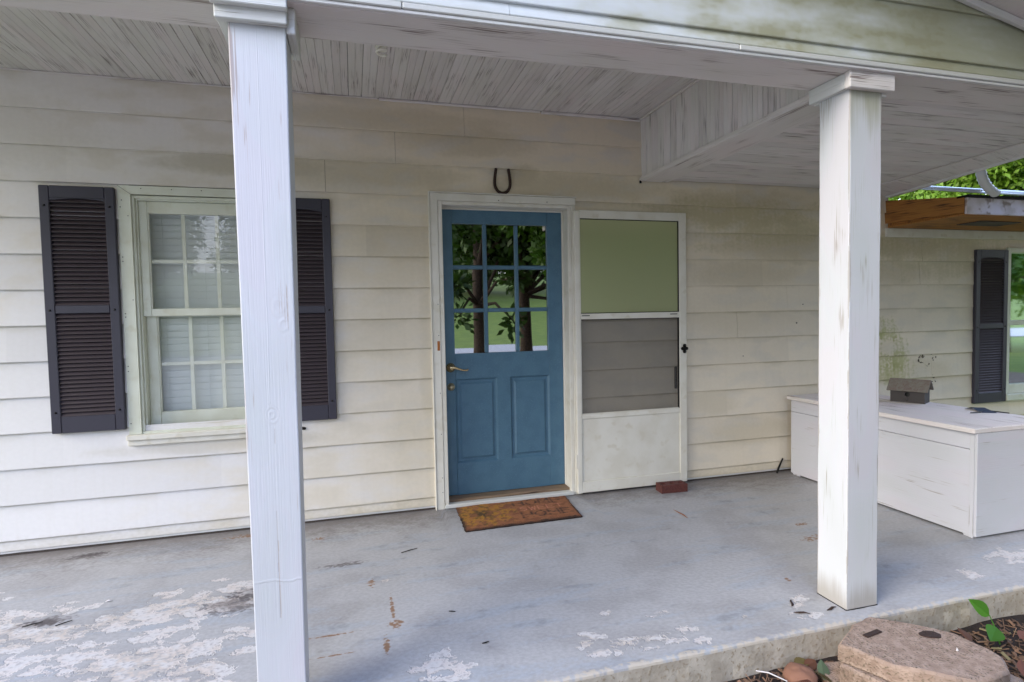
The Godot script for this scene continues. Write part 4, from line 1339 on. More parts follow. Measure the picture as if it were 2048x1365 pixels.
func small_things() -> void:
	# doormat
	var m := node("doormat")
	tag(m, "worn brown coir doormat with faded sunflower and lettering at the blue door", "doormat")
	var P := [Vector2(0.633, 0.030), Vector2(1.428, 0.036), Vector2(1.385, 0.468), Vector2(0.612, 0.480)]
	var st := mb()
	var nn := nz(700, 3.0, 2)
	var R := 24
	var C := 40
	var Q := func(i: int, j: int) -> Vector3:
		var u := float(i) / C
		var v := float(j) / R
		var a: Vector2 = P[0].lerp(P[1], u)
		var b: Vector2 = P[3].lerp(P[2], u)
		var p := a.lerp(b, v)
		var ed := minf(minf(u, 1 - u) * .8, minf(v, 1 - v) * .45)
		var jx := nn.get_noise_2d(i * 2.0, j * 2.0 + 70) * 0.006 * (1.0 if ed < 0.001 else 0.0)
		return Vector3(p.x + jx, 0.014 + nn.get_noise_2d(p.x, p.y) * 0.004 - 0.006 * ss(0.012, 0.0, ed), p.y + jx)
	for i in C:
		for j in R:
			var a: Vector3 = Q.call(i, j)
			var b: Vector3 = Q.call(i + 1, j)
			var c: Vector3 = Q.call(i + 1, j + 1)
			var d: Vector3 = Q.call(i, j + 1)
			quad(st, a, b, c, d, Vector3.UP, Vector2(float(i) / C, float(j) / R), Vector2(float(i + 1) / C, float(j) / R), Vector2(float(i + 1) / C, float(j + 1) / R), Vector2(float(i) / C, float(j + 1) / R))
	obj("pile", st, M.coir, m)
	st = mb()
	for i in C:
		for j in [0, R]:
			var a: Vector3 = Q.call(i, j)
			var b: Vector3 = Q.call(i + 1, j)
			quad(st, a, b, Vector3(b.x, .002, b.z), Vector3(a.x, .002, a.z), Vector3(0, 0, -1 if j == 0 else 1))
	for j in R:
		for i in [0, C]:
			var a: Vector3 = Q.call(i, j)
			var b: Vector3 = Q.call(i, j + 1)
			quad(st, a, b, Vector3(b.x, .002, b.z), Vector3(a.x, .002, a.z), Vector3(-1 if i == 0 else 1, 0, 0))
	obj("edge", st, M.coiredge, m)
	# brick with three core holes
	st = mb()
	var L := 0.205
	var W := 0.095
	var H := 0.058
	for k in 3:
		holed(st, Vector3(k * L / 3, H, W), Vector3(1, 0, 0), Vector3(0, 0, -1), L / 3, W, L / 6, W * .5, .018, .05)
	quad(st, Vector3(0, 0, W), Vector3(L, 0, W), Vector3(L, H, W), Vector3(0, H, W), Vector3(0, 0, 1))
	quad(st, Vector3(0, 0, 0), Vector3(L, 0, 0), Vector3(L, H, 0), Vector3(0, H, 0), Vector3(0, 0, -1))
	quad(st, Vector3(0, 0, 0), Vector3(0, 0, W), Vector3(0, H, W), Vector3(0, H, 0), Vector3(-1, 0, 0))
	quad(st, Vector3(L, 0, 0), Vector3(L, 0, W), Vector3(L, H, W), Vector3(L, H, 0), Vector3(1, 0, 0))
	quad(st, Vector3(0, .006, 0), Vector3(L, .006, 0), Vector3(L, .006, W), Vector3(0, .006, W), Vector3(0, 1, 0))
	var br := obj("brick", st, M.brick)
	br.position = Vector3(2.118, 0.001, 0.112)
	br.rotation.y = -0.06
	tag(br, "dull red brick with core holes lying on the floor under the storm door", "brick")
	# horseshoe
	st = mb()
	var pts: Array = []
	var rad: Array = []
	for k in 25:
		var t := float(k) / 24.0
		var a := lerpf(-0.42, PI + 0.42, t)
		var r := Vector2(.055, .075)
		var p := Vector3(1.010 + cos(a + PI) * r.x, 2.232 - sin(a) * r.y, 0.026)
		if t < .14: p = Vector3(1.010 - .052 + .012 * (1 - t / .14), lerpf(2.322, 2.25, t / .14), .026)
		if t > .86: p = Vector3(1.010 + .052 - .012 * (t - .86) / .14, lerpf(2.25, 2.322, (t - .86) / .14), .026)
		pts.append(p); rad.append(0.0105)
	pts = []
	rad = []
	for k in 8:
		var t := k / 7.0
		pts.append(Vector3(1.010 - .043 - .012 * sin(t * 1.57), lerpf(2.322, 2.222, t), .026))
	for k in range(1, 12):
		var a := PI + PI * k / 12.0
		pts.append(Vector3(1.010 + cos(a) * .055, 2.222 + sin(a) * .066, .026))
	for k in 8:
		var t := 1.0 - k / 7.0
		pts.append(Vector3(1.010 + .043 + .012 * sin(t * 1.57), lerpf(2.322, 2.222, t), .026))
	for k in pts.size(): rad.append(0.0115)
	tube(st, pts, rad, 8, 0.9)
	var hs := obj("horseshoe", st, M.rust)
	tag(hs, "rusty brown horseshoe hung open end up above the blue door", "horseshoe")
	# spiral bulb in a lampholder on the porch ceiling
	var lb := node("light_bulb")
	tag(lb, "unlit white spiral light bulb hanging from the porch ceiling", "light bulb")
	lb.position = Vector3(0.165, 2.738, 1.0)
	st = mb()
	tube(st, [Vector3(0, 0, 0), Vector3(0, -.012, 0), Vector3(0, -.03, 0), Vector3(0, -.05, 0)], [.05, .05, .03, .026], 16)
	obj("lampholder", st, M.spout, lb)
	st = mb()
	tube(st, [Vector3(0, -.05, 0), Vector3(0, -.062, 0), Vector3(0, -.088, 0), Vector3(0, -.094, 0)], [.015, .023, .024, .018], 14)
	obj("base", st, M.bulb, lb)
	st = mb()
	pts = []; rad = []
	for k in 61:
		var t := k / 60.0
		var a := t * TAU * 3.0
		pts.append(Vector3(cos(a) * .022, -.098 - t * .062, sin(a) * .022)); rad.append(.0062)
	tube(st, pts, rad, 7)
	obj("spiral_tube", st, M.bulb, lb)
	# dark scrap on the chest
	st = mb()
	var Z := [Vector3(3.80, .634, 1.14), Vector3(3.90, .640, 1.07), Vector3(4.0, .634, 1.02)]
	quad(st, Vector3(3.86, .6335, 1.16), Vector3(3.935, .6335, 1.20), Vector3(3.965, .652, 1.10), Vector3(3.90, .652, 1.06), Vector3(-.3, 1, .4).normalized())
	quad(st, Vector3(3.90, .652, 1.06), Vector3(3.965, .652, 1.10), Vector3(3.978, .634, 1.05), Vector3(3.91, .634, 1.01), Vector3(.3, 1, -.4).normalized())
	tube(st, [Vector3(3.775, .637, 1.15), Vector3(3.86, .637, 1.15), Vector3(3.93, .64, 1.13), Vector3(3.978, .637, 1.24)], [.003, .005, .005, .003], 6)
	var sc := obj("metal_bracket", st, M.black)
	tag(sc, "small black bent metal bracket lying on the lid of the white chest", "bracket")
	# grey wood scrap on the chest beside the birdhouse
	st = mb()
	bx(st, -.09, 0, -.02, .09, .018, .02, .003, 0)
	var ws := obj("wood_scrap", st, M.greywood)
	ws.position = Vector3(3.70, .633, .30)
	ws.rotation.y = 0.5
	tag(ws, "short grey wood offcut on the chest behind the birdhouse", "wood scrap")
	# strap leaning in the corner by the chest
	st = mb()
	tube(st, [Vector3(3.245, .004, .045), Vector3(3.275, .05, .035), Vector3(3.315, .115, .03)], [.008, .008, .006], 6, .4)
	var sp := obj("strap", st, M.dark)
	tag(sp, "short dark strap leaning in the corner between wall and white chest", "strap")
	# twigs and leaf scraps on the porch floor
	var tw := [[.26, .65, .10, .35, "thin dark twig on the floor in front of the doormat"], [-1.40, .93, .07, .3, "dark twig on the stained floor at the left edge"], [-1.27, .96, .06, .5, "crooked twig beside the smudge on peeling floor paint"], [.38, 1.38, .03, -.5, "tiny dark twig in the middle of the porch floor"], [.47, 1.66, .03, .1, "tiny black twig near the front edge of the floor"]]
	for t in tw:
		st = mb()
		tube(st, [Vector3(-t[2] * .5, .004, 0), Vector3(0, .007, .004), Vector3(t[2] * .5, .004, -.003)], [.002, .0028, .0015], 5)
		var o := obj("twig", st, M.dark)
		o.position = Vector3(t[0], 0, t[1])
		o.rotation.y = t[3]
		tag(o, t[4], "twig")
	for t in [[2.01, .62, .5, "dry orange brown stalk lying on the floor beyond the brick"], [1.85, 1.77, .9, "curled dark leaf scrap on the floor beside the right post"], [1.83, 1.85, -.5, "dark sliver of bark on flaked paint near the right post"], [1.98, 1.86, .2, "brown leaf crumb by the foot of the right post"]]:
		st = mb()
		tube(st, [Vector3(-.03, .003, 0), Vector3(-.01, .006, .004), Vector3(.012, .006, -.002), Vector3(.035, .003, 0)], [.002, .006, .005, .001], 6, .4)
		var o := obj("dry_stalk", st, M.orange if t[0] > 2.0 else M.rust)
		o.position = Vector3(t[0], 0, t[1])
		o.rotation.y = t[2]
		if t[0] > 2.0: o.scale = Vector3(2.6, 1, 1); o.rotation.y = 1.57
		tag(o, t[3], "plant debris")
	st = mb()
	var pw := nz(5, 1.0)
	tube(st, [Vector3(-.012, .003, 0), Vector3(0, .009, .003), Vector3(.012, .004, 0)], [.003, .007, .002], 6, .5)
	var pc := obj("paint_chip", st, M.pale)
	pc.position = Vector3(-1.16, 0, .79)
	tag(pc, "curled pale paint chip on the floor near the left post", "paint chip")

func leaf_blade(st: SurfaceTool, base: Vector3, dir: Vector3, up: Vector3, L: float, W: float, droop: float) -> void:
	var side := dir.cross(up).normalized()
	var prev: Array = []
	for k in 7:
		var t := k / 6.0
		var w := W * sin(PI * pow(t, 0.8)) * 0.5 + 0.0005
		var c := base + dir * L * t + up * (-droop * t * t * L)
		var row := [c - side * w + up * w * .25, c, c + side * w + up * w * .25]
		if k > 0:
			quad(st, prev[0], prev[1], row[1], row[0], (up + side * -.2).normalized())
			quad(st, prev[1], prev[2], row[2], row[1], (up + side * .2).normalized())
		prev = row

func stone_poly(src: Array, rough: float) -> Array:
	var out: Array = []
	for i in src.size():
		var a: Vector2 = src[i]
		var b: Vector2 = src[(i + 1) % src.size()]
		for k in 4:
			out.append(a.lerp(b, k / 4.0) + Vector2(rng.randf_range(-rough, rough), rng.randf_range(-rough, rough)))
	return out

func garden() -> void:
	# flat stones stacked as a step
	var top := [Vector2(2.039, 1.994), Vector2(2.152, 2.080), Vector2(2.253, 2.191), Vector2(2.262, 2.36), Vector2(2.19, 2.43), Vector2(2.026, 2.445), Vector2(1.834, 2.278), Vector2(1.758, 2.118), Vector2(1.928, 2.02)]
	var st := mb()
	slab(st, stone_poly(top, .003), -0.035, 0.03, .010, .006)
	var s := obj("paving_stone", st, M.stone)
	tag(s, "worn tan eight sided paving stone, topmost of the stack beside the porch", "paving stone", "stacked stones at the porch step")
	var low := [Vector2(1.90, 2.03), Vector2(2.15, 2.10), Vector2(2.28, 2.22), Vector2(2.30, 2.40), Vector2(2.1, 2.5), Vector2(1.9, 2.42), Vector2(1.79, 2.25), Vector2(1.75, 2.13)]
	st = mb()
	slab(st, stone_poly(low, .004), -0.11, -0.040, .010, .006)
	s = obj("paving_stone", st, M.stone)
	tag(s, "brown shaded paving stone under the eight sided one in the stack", "paving stone", "stacked stones at the porch step")
	var base := [Vector2(1.72, 2.0), Vector2(1.98, 2.03), Vector2(2.1, 2.1), Vector2(2.32, 2.3), Vector2(2.2, 2.55), Vector2(1.95, 2.5), Vector2(1.74, 2.3)]
	st = mb()
	slab(st, stone_poly(base, .006), -0.2, -0.112, .012, .006)
	s = obj("paving_stone", st, M.stone)
	tag(s, "lowest stone of the stack, half sunk in the mulch", "paving stone", "stacked stones at the porch step")
	# marks left on the upper stone: a flat bark strip, an oval of bark, a pale pebble
	st = mb()
	bx(st, -.045, 0, -.011, .045, .006, .011, .002)
	s = obj("bark_strip", st, M.rust)
	s.position = Vector3(1.935, .0295, 2.105)
	s.rotation.y = 0.16
	tag(s, "reddish brown strip of bark lying on the top paving stone", "bark")
	st = mb()
	var ov: Array = []
	for k in 16: ov.append(Vector2(cos(TAU * k / 16) * .040, sin(TAU * k / 16) * .026) * rng.randf_range(.85, 1.08))
	slab(st, ov, 0, .004, .002)
	s = obj("bark_disc", st, M.rust)
	s.position = Vector3(2.143, .0295, 2.176)
	s.rotation.y = -0.35
	tag(s, "oval grey brown disc of bark on the top paving stone", "bark")
	st = mb()
	tube(st, [Vector3(2.135, .030, 2.285), Vector3(2.137, .037, 2.285), Vector3(2.139, .031, 2.286)], [.003, .005, .003], 7)
	s = obj("pebble", st, M.pale)
	tag(s, "tiny white pebble on the front of the top paving stone", "pebble")
	# rounded reddish rock
	var sm := SphereMesh.new()
	sm.radius = .06; sm.height = .09; sm.radial_segments = 24; sm.rings = 14
	var ar := sm.get_mesh_arrays()
	var vs: PackedVector3Array = ar[Mesh.ARRAY_VERTEX]
	var rn := nz(800, 14.0, 3)
	for i in vs.size(): vs[i] *= 1.0 + rn.get_noise_3dv(vs[i]) * .22
	ar[Mesh.ARRAY_VERTEX] = vs
	var am := ArrayMesh.new()
	am.add_surface_from_arrays(Mesh.PRIMITIVE_TRIANGLES, ar)
	var st2 := SurfaceTool.new()
	st2.create_from(am, 0)
	st2.generate_normals()
	var rk := MeshInstance3D.new()
	rk.mesh = st2.commit()
	rk.material_override = M.rock
	rk.name = "rock"
	add_child(rk, true)
	rk.position = Vector3(1.635, -.115, 2.055)
	rk.scale = Vector3(1.0, .9, 1.0)
	tag(rk, "rounded orange brown rock in the mulch at the porch edge", "rock")
	st = mb()
	tube(st, [Vector3(1.49, -.108, 1.985), Vector3(1.52, -.10, 2.02), Vector3(1.56, -.108, 2.075)], [.0025, .003, .002], 6)
	s = obj("pale_stick", st, M.pale)
	tag(s, "thin whitish stick lying against the porch slab in the mulch", "stick")
	# seedling with two bright leaves
	var sd := node("seedling")
	tag(sd, "bright green seedling with two large leaves growing in the mulch", "plant")
	sd.position = Vector3(2.60, -.13, 2.11)
	st = mb()
	tube(st, [Vector3(0.02, 0, 0), Vector3(.01, .06, -.01), Vector3(.0, .115, -.03)], [.003, .0025, .002], 6)
	obj("stem", st, M.seedling, sd)
	st = mb()
	leaf_blade(st, Vector3(.0, .112, -.03), Vector3(-.62, .62, -.25).normalized(), Vector3(-.2, .5, .85).normalized(), .105, .062, .12)
	obj("leaf", st, M.seedling, sd)
	st = mb()
	leaf_blade(st, Vector3(.012, .07, -.01), Vector3(-.75, -.18, .35).normalized(), Vector3(-.1, .8, .6).normalized(), .095, .072, .1)
	obj("leaf", st, M.seedling, sd)
	# dead leaves one can tell apart in the mulch
	var spots := [[1.69, 2.005, 2, .0, "olive green dead leaf curled against the porch slab"], [1.74, 2.06, 3, 1.0, "grey green fallen leaf beside the stacked stones"], [1.70, 2.10, 2, 2.0, "yellow green fallen leaf in front of the stacked stones"], [1.72, 2.02, 0, .4, "brown dead leaf between the rock and the stones"], [1.60, 2.10, 1, 2.2, "pinkish brown dead leaf below the rounded rock"], [2.72, 2.13, 1, .3, "purple brown dead leaf to the right of the seedling"], [2.80, 2.16, 0, 1.9, "dark brown dead leaf right of the seedling at the photo's edge"], [2.66, 2.20, 0, 2.8, "brown dead leaf below the seedling"], [2.50, 2.05, 0, 1.2, "brown dead leaf between seedling and slab"], [2.35, 2.06, 0, .1, "dead leaf tucked behind the top paving stone"], [2.45, 2.30, 1, .9, "reddish dead leaf right of the stacked stones"]]
	for q in spots:
		st = mb()
		leaf_blade(st, Vector3(-.04, .0, 0), Vector3(1, .15, 0).normalized(), Vector3(-.1, 1, .15).normalized(), .085, .045, -.25 + rng.randf() * .5)
		var o := obj("dead_leaf", st, M.deadleaf[q[2]])
		o.position = Vector3(q[0], -.112 + rng.randf() * .012, q[1])
		o.rotation = Vector3(rng.randf_range(-.3, .3), q[3], rng.randf_range(-.3, .3))
		tag(o, q[4], "dead leaf", "dead leaves in the mulch")
	# mulch chips and needles: uncountable litter
	st = mb()
	bx(st, -.02, -.002, -.006, .02, .002, .006, .001)
	var chip := st.commit()
	var mm := MultiMesh.new()
	mm.transform_format = MultiMesh.TRANSFORM_3D
	mm.use_colors = true
	mm.mesh = chip
	mm.instance_count = 6000
	for i in 6000:
		var x := rng.randf_range(1.0, 4.2)
		var z := rng.randf_range(1.99, 3.1)
		var b := Basis.from_euler(Vector3(rng.randf_range(-.5, .5), rng.randf() * TAU, rng.randf_range(-.5, .5))).scaled(Vector3.ONE * rng.randf_range(.35, 1.25))
		if rng.randf() < .4: b = b * Basis.from_scale(Vector3(1.6, .6, .25))
		mm.set_instance_transform(i, Transform3D(b, Vector3(x, gy(x, z) + rng.randf_range(0, .014), z)))
		var v := rng.randf()
		mm.set_instance_color(i, Color(.10, .06, .04).lerp(Color(.30, .17, .10), v * v) if v < .93 else Color(.24, .20, .10))
	var li := MultiMeshInstance3D.new()
	li.multimesh = mm
	var lm := mat(Color.WHITE, .95)
	lm.vertex_color_use_as_albedo = true
	li.material_override = lm
	li.name = "leaf_litter"
	add_child(li, true)
	tag(li, "brown bark mulch and leaf litter beside the porch slab", "leaf litter")
	kind(li, "stuff")

# ---------------------------------------------------------------- ground and trees
func gy(x: float, z: float) -> float:
	var y := -0.135
	y += 0.014 * sin(x * 9.0 + z * 4.0) * sin(z * 11.0 + x * 2.0) * clampf(1.0 - (z - 2.0) * .3, 0, 1)
	if z > 23.0: y += pow((z - 23.0) / 27.0, 1.2) * 2.9
	return y

func sheet(xs: Array, zs: Array, lift: float) -> SurfaceTool:
	var st := mb()
	for i in xs.size() - 1:
		for j in zs.size() - 1:
			var p: Array = []
			for q in [[i, j], [i + 1, j], [i + 1, j + 1], [i, j + 1]]:
				p.append(Vector3(xs[q[0]], gy(xs[q[0]], zs[q[1]]) + lift, zs[q[1]]))
			var n: Vector3 = (p[3] - p[0]).cross(p[1] - p[0]).normalized()
			if n.y < 0: n = -n
			quad(st, p[0], p[1], p[2], p[3], n)
	return st

func rangef(a: float, b: float, n: int) -> Array:
	var r: Array = []
	for i in n + 1: r.append(lerpf(a, b, float(i) / n))
	return r

func setting() -> void:
	var o := obj("lawn", sheet([-300.0, -120.0, -60.0, -30.0, -15.0, 0.0, 15.0, 30.0, 60.0, 120.0, 300.0], [-300.0, -60.0, -10.0, 1.9, 5.0, 12.0, 17.0, 22.9, 26.0, 30.0, 35.0, 40.0, 46.0, 53.0, 60.0, 90.0], -.03), M.lawn)
	kind(o, "structure")
	tag(o, "mown green lawn rising away in front of the house", "lawn")
	o = obj("added_ground", sheet(rangef(-14, 0.0, 14) + [0.6, 2.0, 4.0, 6.0, 8.0, 11.0, 14.0], [1.9, 3.0, 4.0, 5.19], -.016), M.dirt)  # unseen sheet added to keep green lawn bounce out of the porch
	kind(o, "structure")
	tag(o, "unseen brown ground added before the porch slab to cut green bounce", "added ground")
	o = obj("added_side_ground", sheet(rangef(0.62, 14.0, 8), [5.19, 7.0, 9.0, 11.5], -.014), M.dirt)  # also added out of view, replacing lawn that would bounce green
	kind(o, "structure")
	tag(o, "unseen brown ground added under the right trees to cut green bounce", "added ground")
	o = obj("added_bounce_gravel", sheet(rangef(-30, 0.6, 10), rangef(5.2, 15.46, 6), .0), M.gravel)  # pale sheet added out of view to bounce light into the porch
	kind(o, "structure")
	tag(o, "unseen pale gravel added before the left half of the porch to bounce light", "yard")
	o = obj("gravel_drive", sheet(rangef(-60, 60, 20), rangef(15.5, 22.6, 6), .0), M.gravel)
	kind(o, "structure")
	tag(o, "pale gravel drive across the lawn in front of the house", "drive")
	o = obj("mulch_bed", sheet(rangef(.2, 5.0, 48), rangef(1.9, 3.4, 16), .0), M.mulch)
	kind(o, "structure")
	tag(o, "dark brown mulch bed beside the porch slab", "mulch bed")
	# porch slab: painted top with a rounded, chipped edge and a bare face
	var f := node("porch_floor")
	kind(f, "structure")
	tag(f, "concrete porch floor with peeling blue grey paint", "porch floor")
	var n := nz(900, 2.0, 3)
	var st := mb()
	var xs := rangef(-2.4, 4.8, 144)
	for part in [[-2.4, 3.4, 0], [1.0, 3.8, 1]]:
		st = mb()
		var px: float = part[0]
		var pw: float = part[1]
		var U := func(p: Vector3) -> Vector2: return Vector2((p.x - px) / pw, clampf(p.z / FD, 0.0, 1.0))
		var R := func(x: float) -> Array:
			var ez := 1.963 + n.get_noise_2d(x, 0) * .004 + n.get_noise_2d(x * 9.0, 7.0) * .0015
			return [Vector3(x, 0, -.165 if x > .5 and x < 1.55 else -.01), Vector3(x, 0, 1.0), Vector3(x, 0, ez - .014), Vector3(x, -.002, ez - .006), Vector3(x, -.007, ez - .001), Vector3(x, -.016, ez)]
		for i in xs.size() - 1:
			if xs[i] + .01 < px or xs[i] + .01 > px + pw: continue
			var A: Array = R.call(xs[i])
			var B: Array = R.call(xs[i + 1])
			var ns := [Vector3.UP, Vector3.UP, Vector3(0, 1, .25).normalized(), Vector3(0, .8, .6), Vector3(0, .25, 1).normalized()]
			for k in 5:
				quad(st, A[k], B[k], B[k + 1], A[k + 1], ns[k], U.call(A[k]), U.call(B[k]), U.call(B[k + 1]), U.call(A[k + 1]))
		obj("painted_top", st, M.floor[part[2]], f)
	st = mb()
	for i in xs.size() - 1:
		var rows := [-.016, -.05, -.1, -.25]
		for k in 3:
			var p: Array = []
			for q in [[i, k], [i + 1, k], [i + 1, k + 1], [i, k + 1]]:
				var x: float = xs[q[0]]
				var y: float = rows[q[1]]
				p.append(Vector3(x, y, 1.963 + n.get_noise_2d(x, 0) * .004 + n.get_noise_2d(x * 9.0, 7.0) * .0015 + (n.get_noise_2d(x * 3.0, y * 30.0) * .004 if q[1] > 0 else 0.0)))
			var nn: Vector3 = (p[1] - p[0]).cross(p[3] - p[0]).normalized()
			if nn.z < 0: nn = -nn
			quad(st, p[0], p[1], p[2], p[3], nn)
	for x in [-2.4, 4.8]:
		quad(st, Vector3(x, 0, 0), Vector3(x, 0, 1.96), Vector3(x, -.25, 1.96), Vector3(x, -.25, 0), Vector3(signf(x), 0, 0))
	obj("bare_edge", st, M.concrete, f)

var clump: ArrayMesh
func make_clump() -> void:
	var st := mb()
	for k in 9:
		var d := Vector3(rng.randf_range(-1, 1), rng.randf_range(-.6, .6), rng.randf_range(-1, 1)).normalized()
		var u := Vector3(rng.randf_range(-.5, .5), 1, rng.randf_range(-.5, .5)).normalized()
		var s := d.cross(u).normalized()
		var c := d * rng.randf_range(.02, .16)
		var L := rng.randf_range(.09, .15)
		var W := L * .28
		var n := s.cross(d).normalized()
		quad(st, c, c + d * L * .5 + s * W, c + d * L, c + d * L * .5 - s * W, n)
	clump = st.commit()

func tree(at: Vector3, h: float, trunk_r: float, first: float, crown: Array, count: int, leaf: int, size: float, label: String) -> void:
	var t := node("tree")
	t.position = at
	tag(t, label, "tree", "trees round the house")
	var st := mb()
	var pts: Array = []
	var rad: Array = []
	for k in 9:
		var f := k / 8.0
		pts.append(Vector3(sin(f * 3.0 + at.x) * .12 * f * h * .1, f * h * .8 - .1, cos(f * 2.5 + at.z) * .1 * f * h * .1))
		rad.append(trunk_r * (1.25 if k == 0 else 1.0 - f * .75))
	tube(st, pts, rad, 12)
	for b in crown:
		var c: Vector3 = b[0]
		var k := clampi(int(c.y / (h * .8) * 8.0) - 2, 2, 7)
		var s: Vector3 = pts[k]
		tube(st, [s, s.lerp(c, .5) + Vector3(0, .25, 0), c], [trunk_r * .35, trunk_r * .22, .02], 6)
	obj("trunk", st, M.bark, t)
	var mm := MultiMesh.new()
	mm.transform_format = MultiMesh.TRANSFORM_3D
	mm.use_colors = true
	mm.mesh = clump
	mm.instance_count = count
	var tot := 0.0
	for b in crown: tot += pow(b[1], 2.0)
	var i := 0
	for bi in crown.size():
		var b: Array = crown[bi]
		var m := int(count * pow(b[1], 2.0) / tot) if bi < crown.size() - 1 else count - i
		var c: Vector3 = b[0]
		var r: float = b[1]
		for q in m:
			var d := Vector3(rng.randfn(), rng.randfn(), rng.randfn()).normalized()
			var rr := r * pow(rng.randf(), .45) * rng.randf_range(.75, 1.1)
			var p := c + Vector3(d.x, d.y * .75, d.z) * rr
			mm.set_instance_transform(i, Transform3D(Basis.from_euler(Vector3(rng.randf() * TAU, rng.randf() * TAU, rng.randf() * TAU)).scaled(Vector3.ONE * size * rng.randf_range(.7, 1.3)), p))
			var v := rng.randf_range(.75, 1.25)
			mm.set_instance_color(i, Color(v, v, v * .9))
			i += 1
	var cr := MultiMeshInstance3D.new()
	cr.multimesh = mm
	cr.material_override = M.leaves[leaf]
	cr.name = "crown"
	kind(cr, "stuff")
	t.add_child(cr, true)

func blobs(n: int, cx: float, cy: float, cz: float, sx: float, sy: float, r: float) -> Array:
	var a: Array = []
	for k in n:
		a.append([Vector3(cx + rng.randf_range(-sx, sx), cy + rng.randf_range(-sy, sy), cz + rng.randf_range(-sx, sx)), r * rng.randf_range(.7, 1.2)])
	return a

func trees() -> void:
	make_clump()
	# two trunks whose reflections stand in the door panes, with hanging branches
	tree(Vector3(2.72, gy(3, 9), 9.2), 9.0, .15, 2.0, blobs(12, .3, 5.2, -.4, 2.0, 1.7, 1.5) + [[Vector3(-.75, 2.1, -.8), .26], [Vector3(-.6, 1.5, -.9), .15], [Vector3(.65, 2.3, -1.0), .22], [Vector3(.55, 1.3, -1.0), .1]], 9500, 0, 1.4, "shade tree with a dark trunk standing out in front of the door")
	tree(Vector3(3.90, gy(4, 9), 9.4), 10.0, .16, 2.0, blobs(12, 1.2, 5.2, -.4, 2.2, 1.9, 1.6) + [[Vector3(.8, 1.9, -.8), .3], [Vector3(1.2, 1.2, -.6), .3], [Vector3(1.6, 2.0, -.4), .4]], 9800, 0, 1.4, "second dark trunk, right of the first, in front of the house")
	# a big tree close by on the right that shades the gable and the right post
	var near: Array = []
	for k in 24: near.append([Vector3(rng.randf_range(-2.0, 2.2), rng.randf_range(3.3, 5.8), rng.randf_range(-1.5, 1.4)), rng.randf_range(.75, 1.05)])
	for k in 12: near.append([Vector3(rng.randf_range(-.8, 1.8), rng.randf_range(.9, 2.9), rng.randf_range(-.6, 1.0)), rng.randf_range(.6, .85)])
	tree(Vector3(4.6, -.14, 5.0), 7.5, .11, 1.0, near, 26000, 1, 1.1, "broad leafy tree close to the right end of the porch")
	tree(Vector3(12.5, -.14, 6.5), 9.0, .2, 2.0, blobs(12, 0, 4.0, 0, 2.6, 2.6, 1.6), 7000, 1, 1.4, "bushy tree out to the right in front of the wing")
	tree(Vector3(20.0, -.14, 9.5), 10.0, .22, 2.0, blobs(14, 0, 4.4, 0, 3.0, 3.2, 1.8), 8000, 2, 1.6, "tall light green tree farther out to the right of the house")
	# behind the low roof at the right
	tree(Vector3(20.5, -.14, -8.5), 9.0, .2, 2.0, blobs(16, 0, 5.0, 0, 2.8, 2.4, 1.5), 9000, 2, 1.3, "yellow green tree seen past the gutter elbow beyond the low roof")
	# far edge of the lawn
	for k in 9:
		var x := -26.0 + k * 9.0 + rng.randf_range(-2, 2)
		var z := 54.0 + rng.randf_range(-3, 4)
		tree(Vector3(x, gy(x, z), z), 13.0 + rng.randf() * 4.0, .3, 2.0, blobs(10, 0, 6.5, 0, 3.6, 4.2, 3.0), 3000, 0, 3.2, ["leftmost", "second from left", "third from left", "fourth from left", "middle", "fourth from right", "third from right", "second from right", "rightmost"][k] + " of the dark trees along the far edge of the lawn")

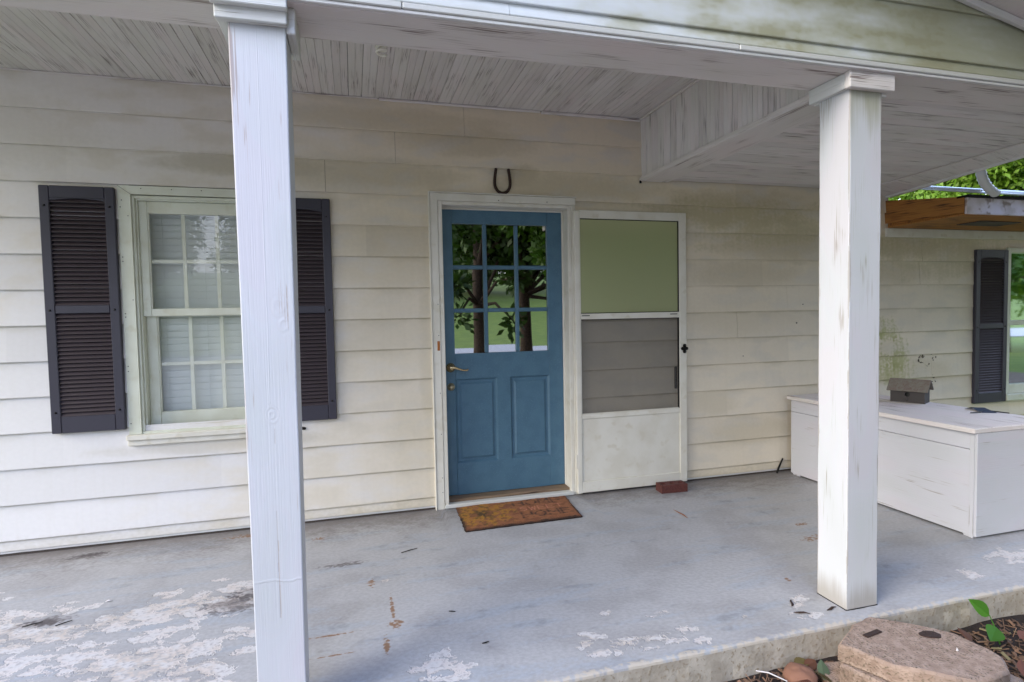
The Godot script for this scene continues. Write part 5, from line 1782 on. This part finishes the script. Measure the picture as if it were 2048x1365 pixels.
# ---------------------------------------------------------------- scene
func _ready() -> void:
	rng.seed = 20240
	var cam := Camera3D.new()
	cam.name = "camera"
	cam.fov = 61.956
	cam.near = 0.05
	cam.far = 900.0
	var yaw := 0.270069
	var pit := -0.0454709
	var rol := -0.0194548
	var f := Vector3(sin(yaw) * cos(pit), sin(pit), -cos(yaw) * cos(pit))
	var r := Vector3(cos(yaw), 0, sin(yaw))
	var u := r.cross(f)
	var r2 := r * cos(rol) + u * sin(rol)
	var u2 := -r * sin(rol) + u * cos(rol)
	cam.transform = Transform3D(Basis(r2, u2, -f), Vector3(0, 1.3174, 3.8417))
	add_child(cam)
	cam.current = true
	var we := WorldEnvironment.new()
	var env := Environment.new()
	env.background_mode = Environment.BG_SKY
	var sky := Sky.new()
	var ps := ProceduralSkyMaterial.new()
	ps.sky_top_color = Color(0.50, 0.62, 0.86)
	ps.sky_horizon_color = Color(0.95, 0.96, 0.99)
	ps.sky_curve = 0.35
	ps.ground_bottom_color = Color(0.27, 0.27, 0.20)
	ps.ground_horizon_color = Color(0.45, 0.48, 0.38)
	sky.sky_material = ps
	env.sky = sky
	env.background_energy_multiplier = 1.0
	env.tonemap_mode = Environment.TONE_MAPPER_LINEAR
	env.tonemap_exposure = 4.95
	env.sdfgi_enabled = true
	env.ssao_enabled = true
	env.ssil_enabled = true
	we.environment = env
	we.name = "environment"
	add_child(we)
	var sun := DirectionalLight3D.new()
	sun.name = "sun"
	sun.light_color = Color(1.0, 0.98, 0.95)
	sun.light_energy = 0.26
	sun.light_angular_distance = 32.0
	sun.shadow_enabled = true
	sun.look_at_from_position(Vector3(-9, 5.0, 3.4), Vector3.ZERO)
	add_child(sun)

	materials()
	M.metalpaint = M.spout.duplicate()
	setting()
	var house := node("house")
	tag(house, "white lap sided house front with a covered porch and a blue door", "house")
	wall(house)
	porch_roof(house)
	main_eave(house)
	porch_post(house, -0.347, "near left porch post, white with a large knot", 0.0)
	porch_post(house, 2.031, "right porch post at the floor's edge, white on its left face")
	window_left(house)
	window_right(house)
	shutter(house, -1.682, -1.313, 0.690, 2.098, "dark louvered shutter left of the window")
	shutter(house, -0.470, -0.126, 0.672, 2.074, "dark louvered shutter half hidden by the left post")
	shutter(house, 5.374, 5.764, 0.436, 1.822, "dark louvered shutter at the far right window")
	door(house)
	chest()
	birdhouse()
	small_things()
	garden()
	trees()
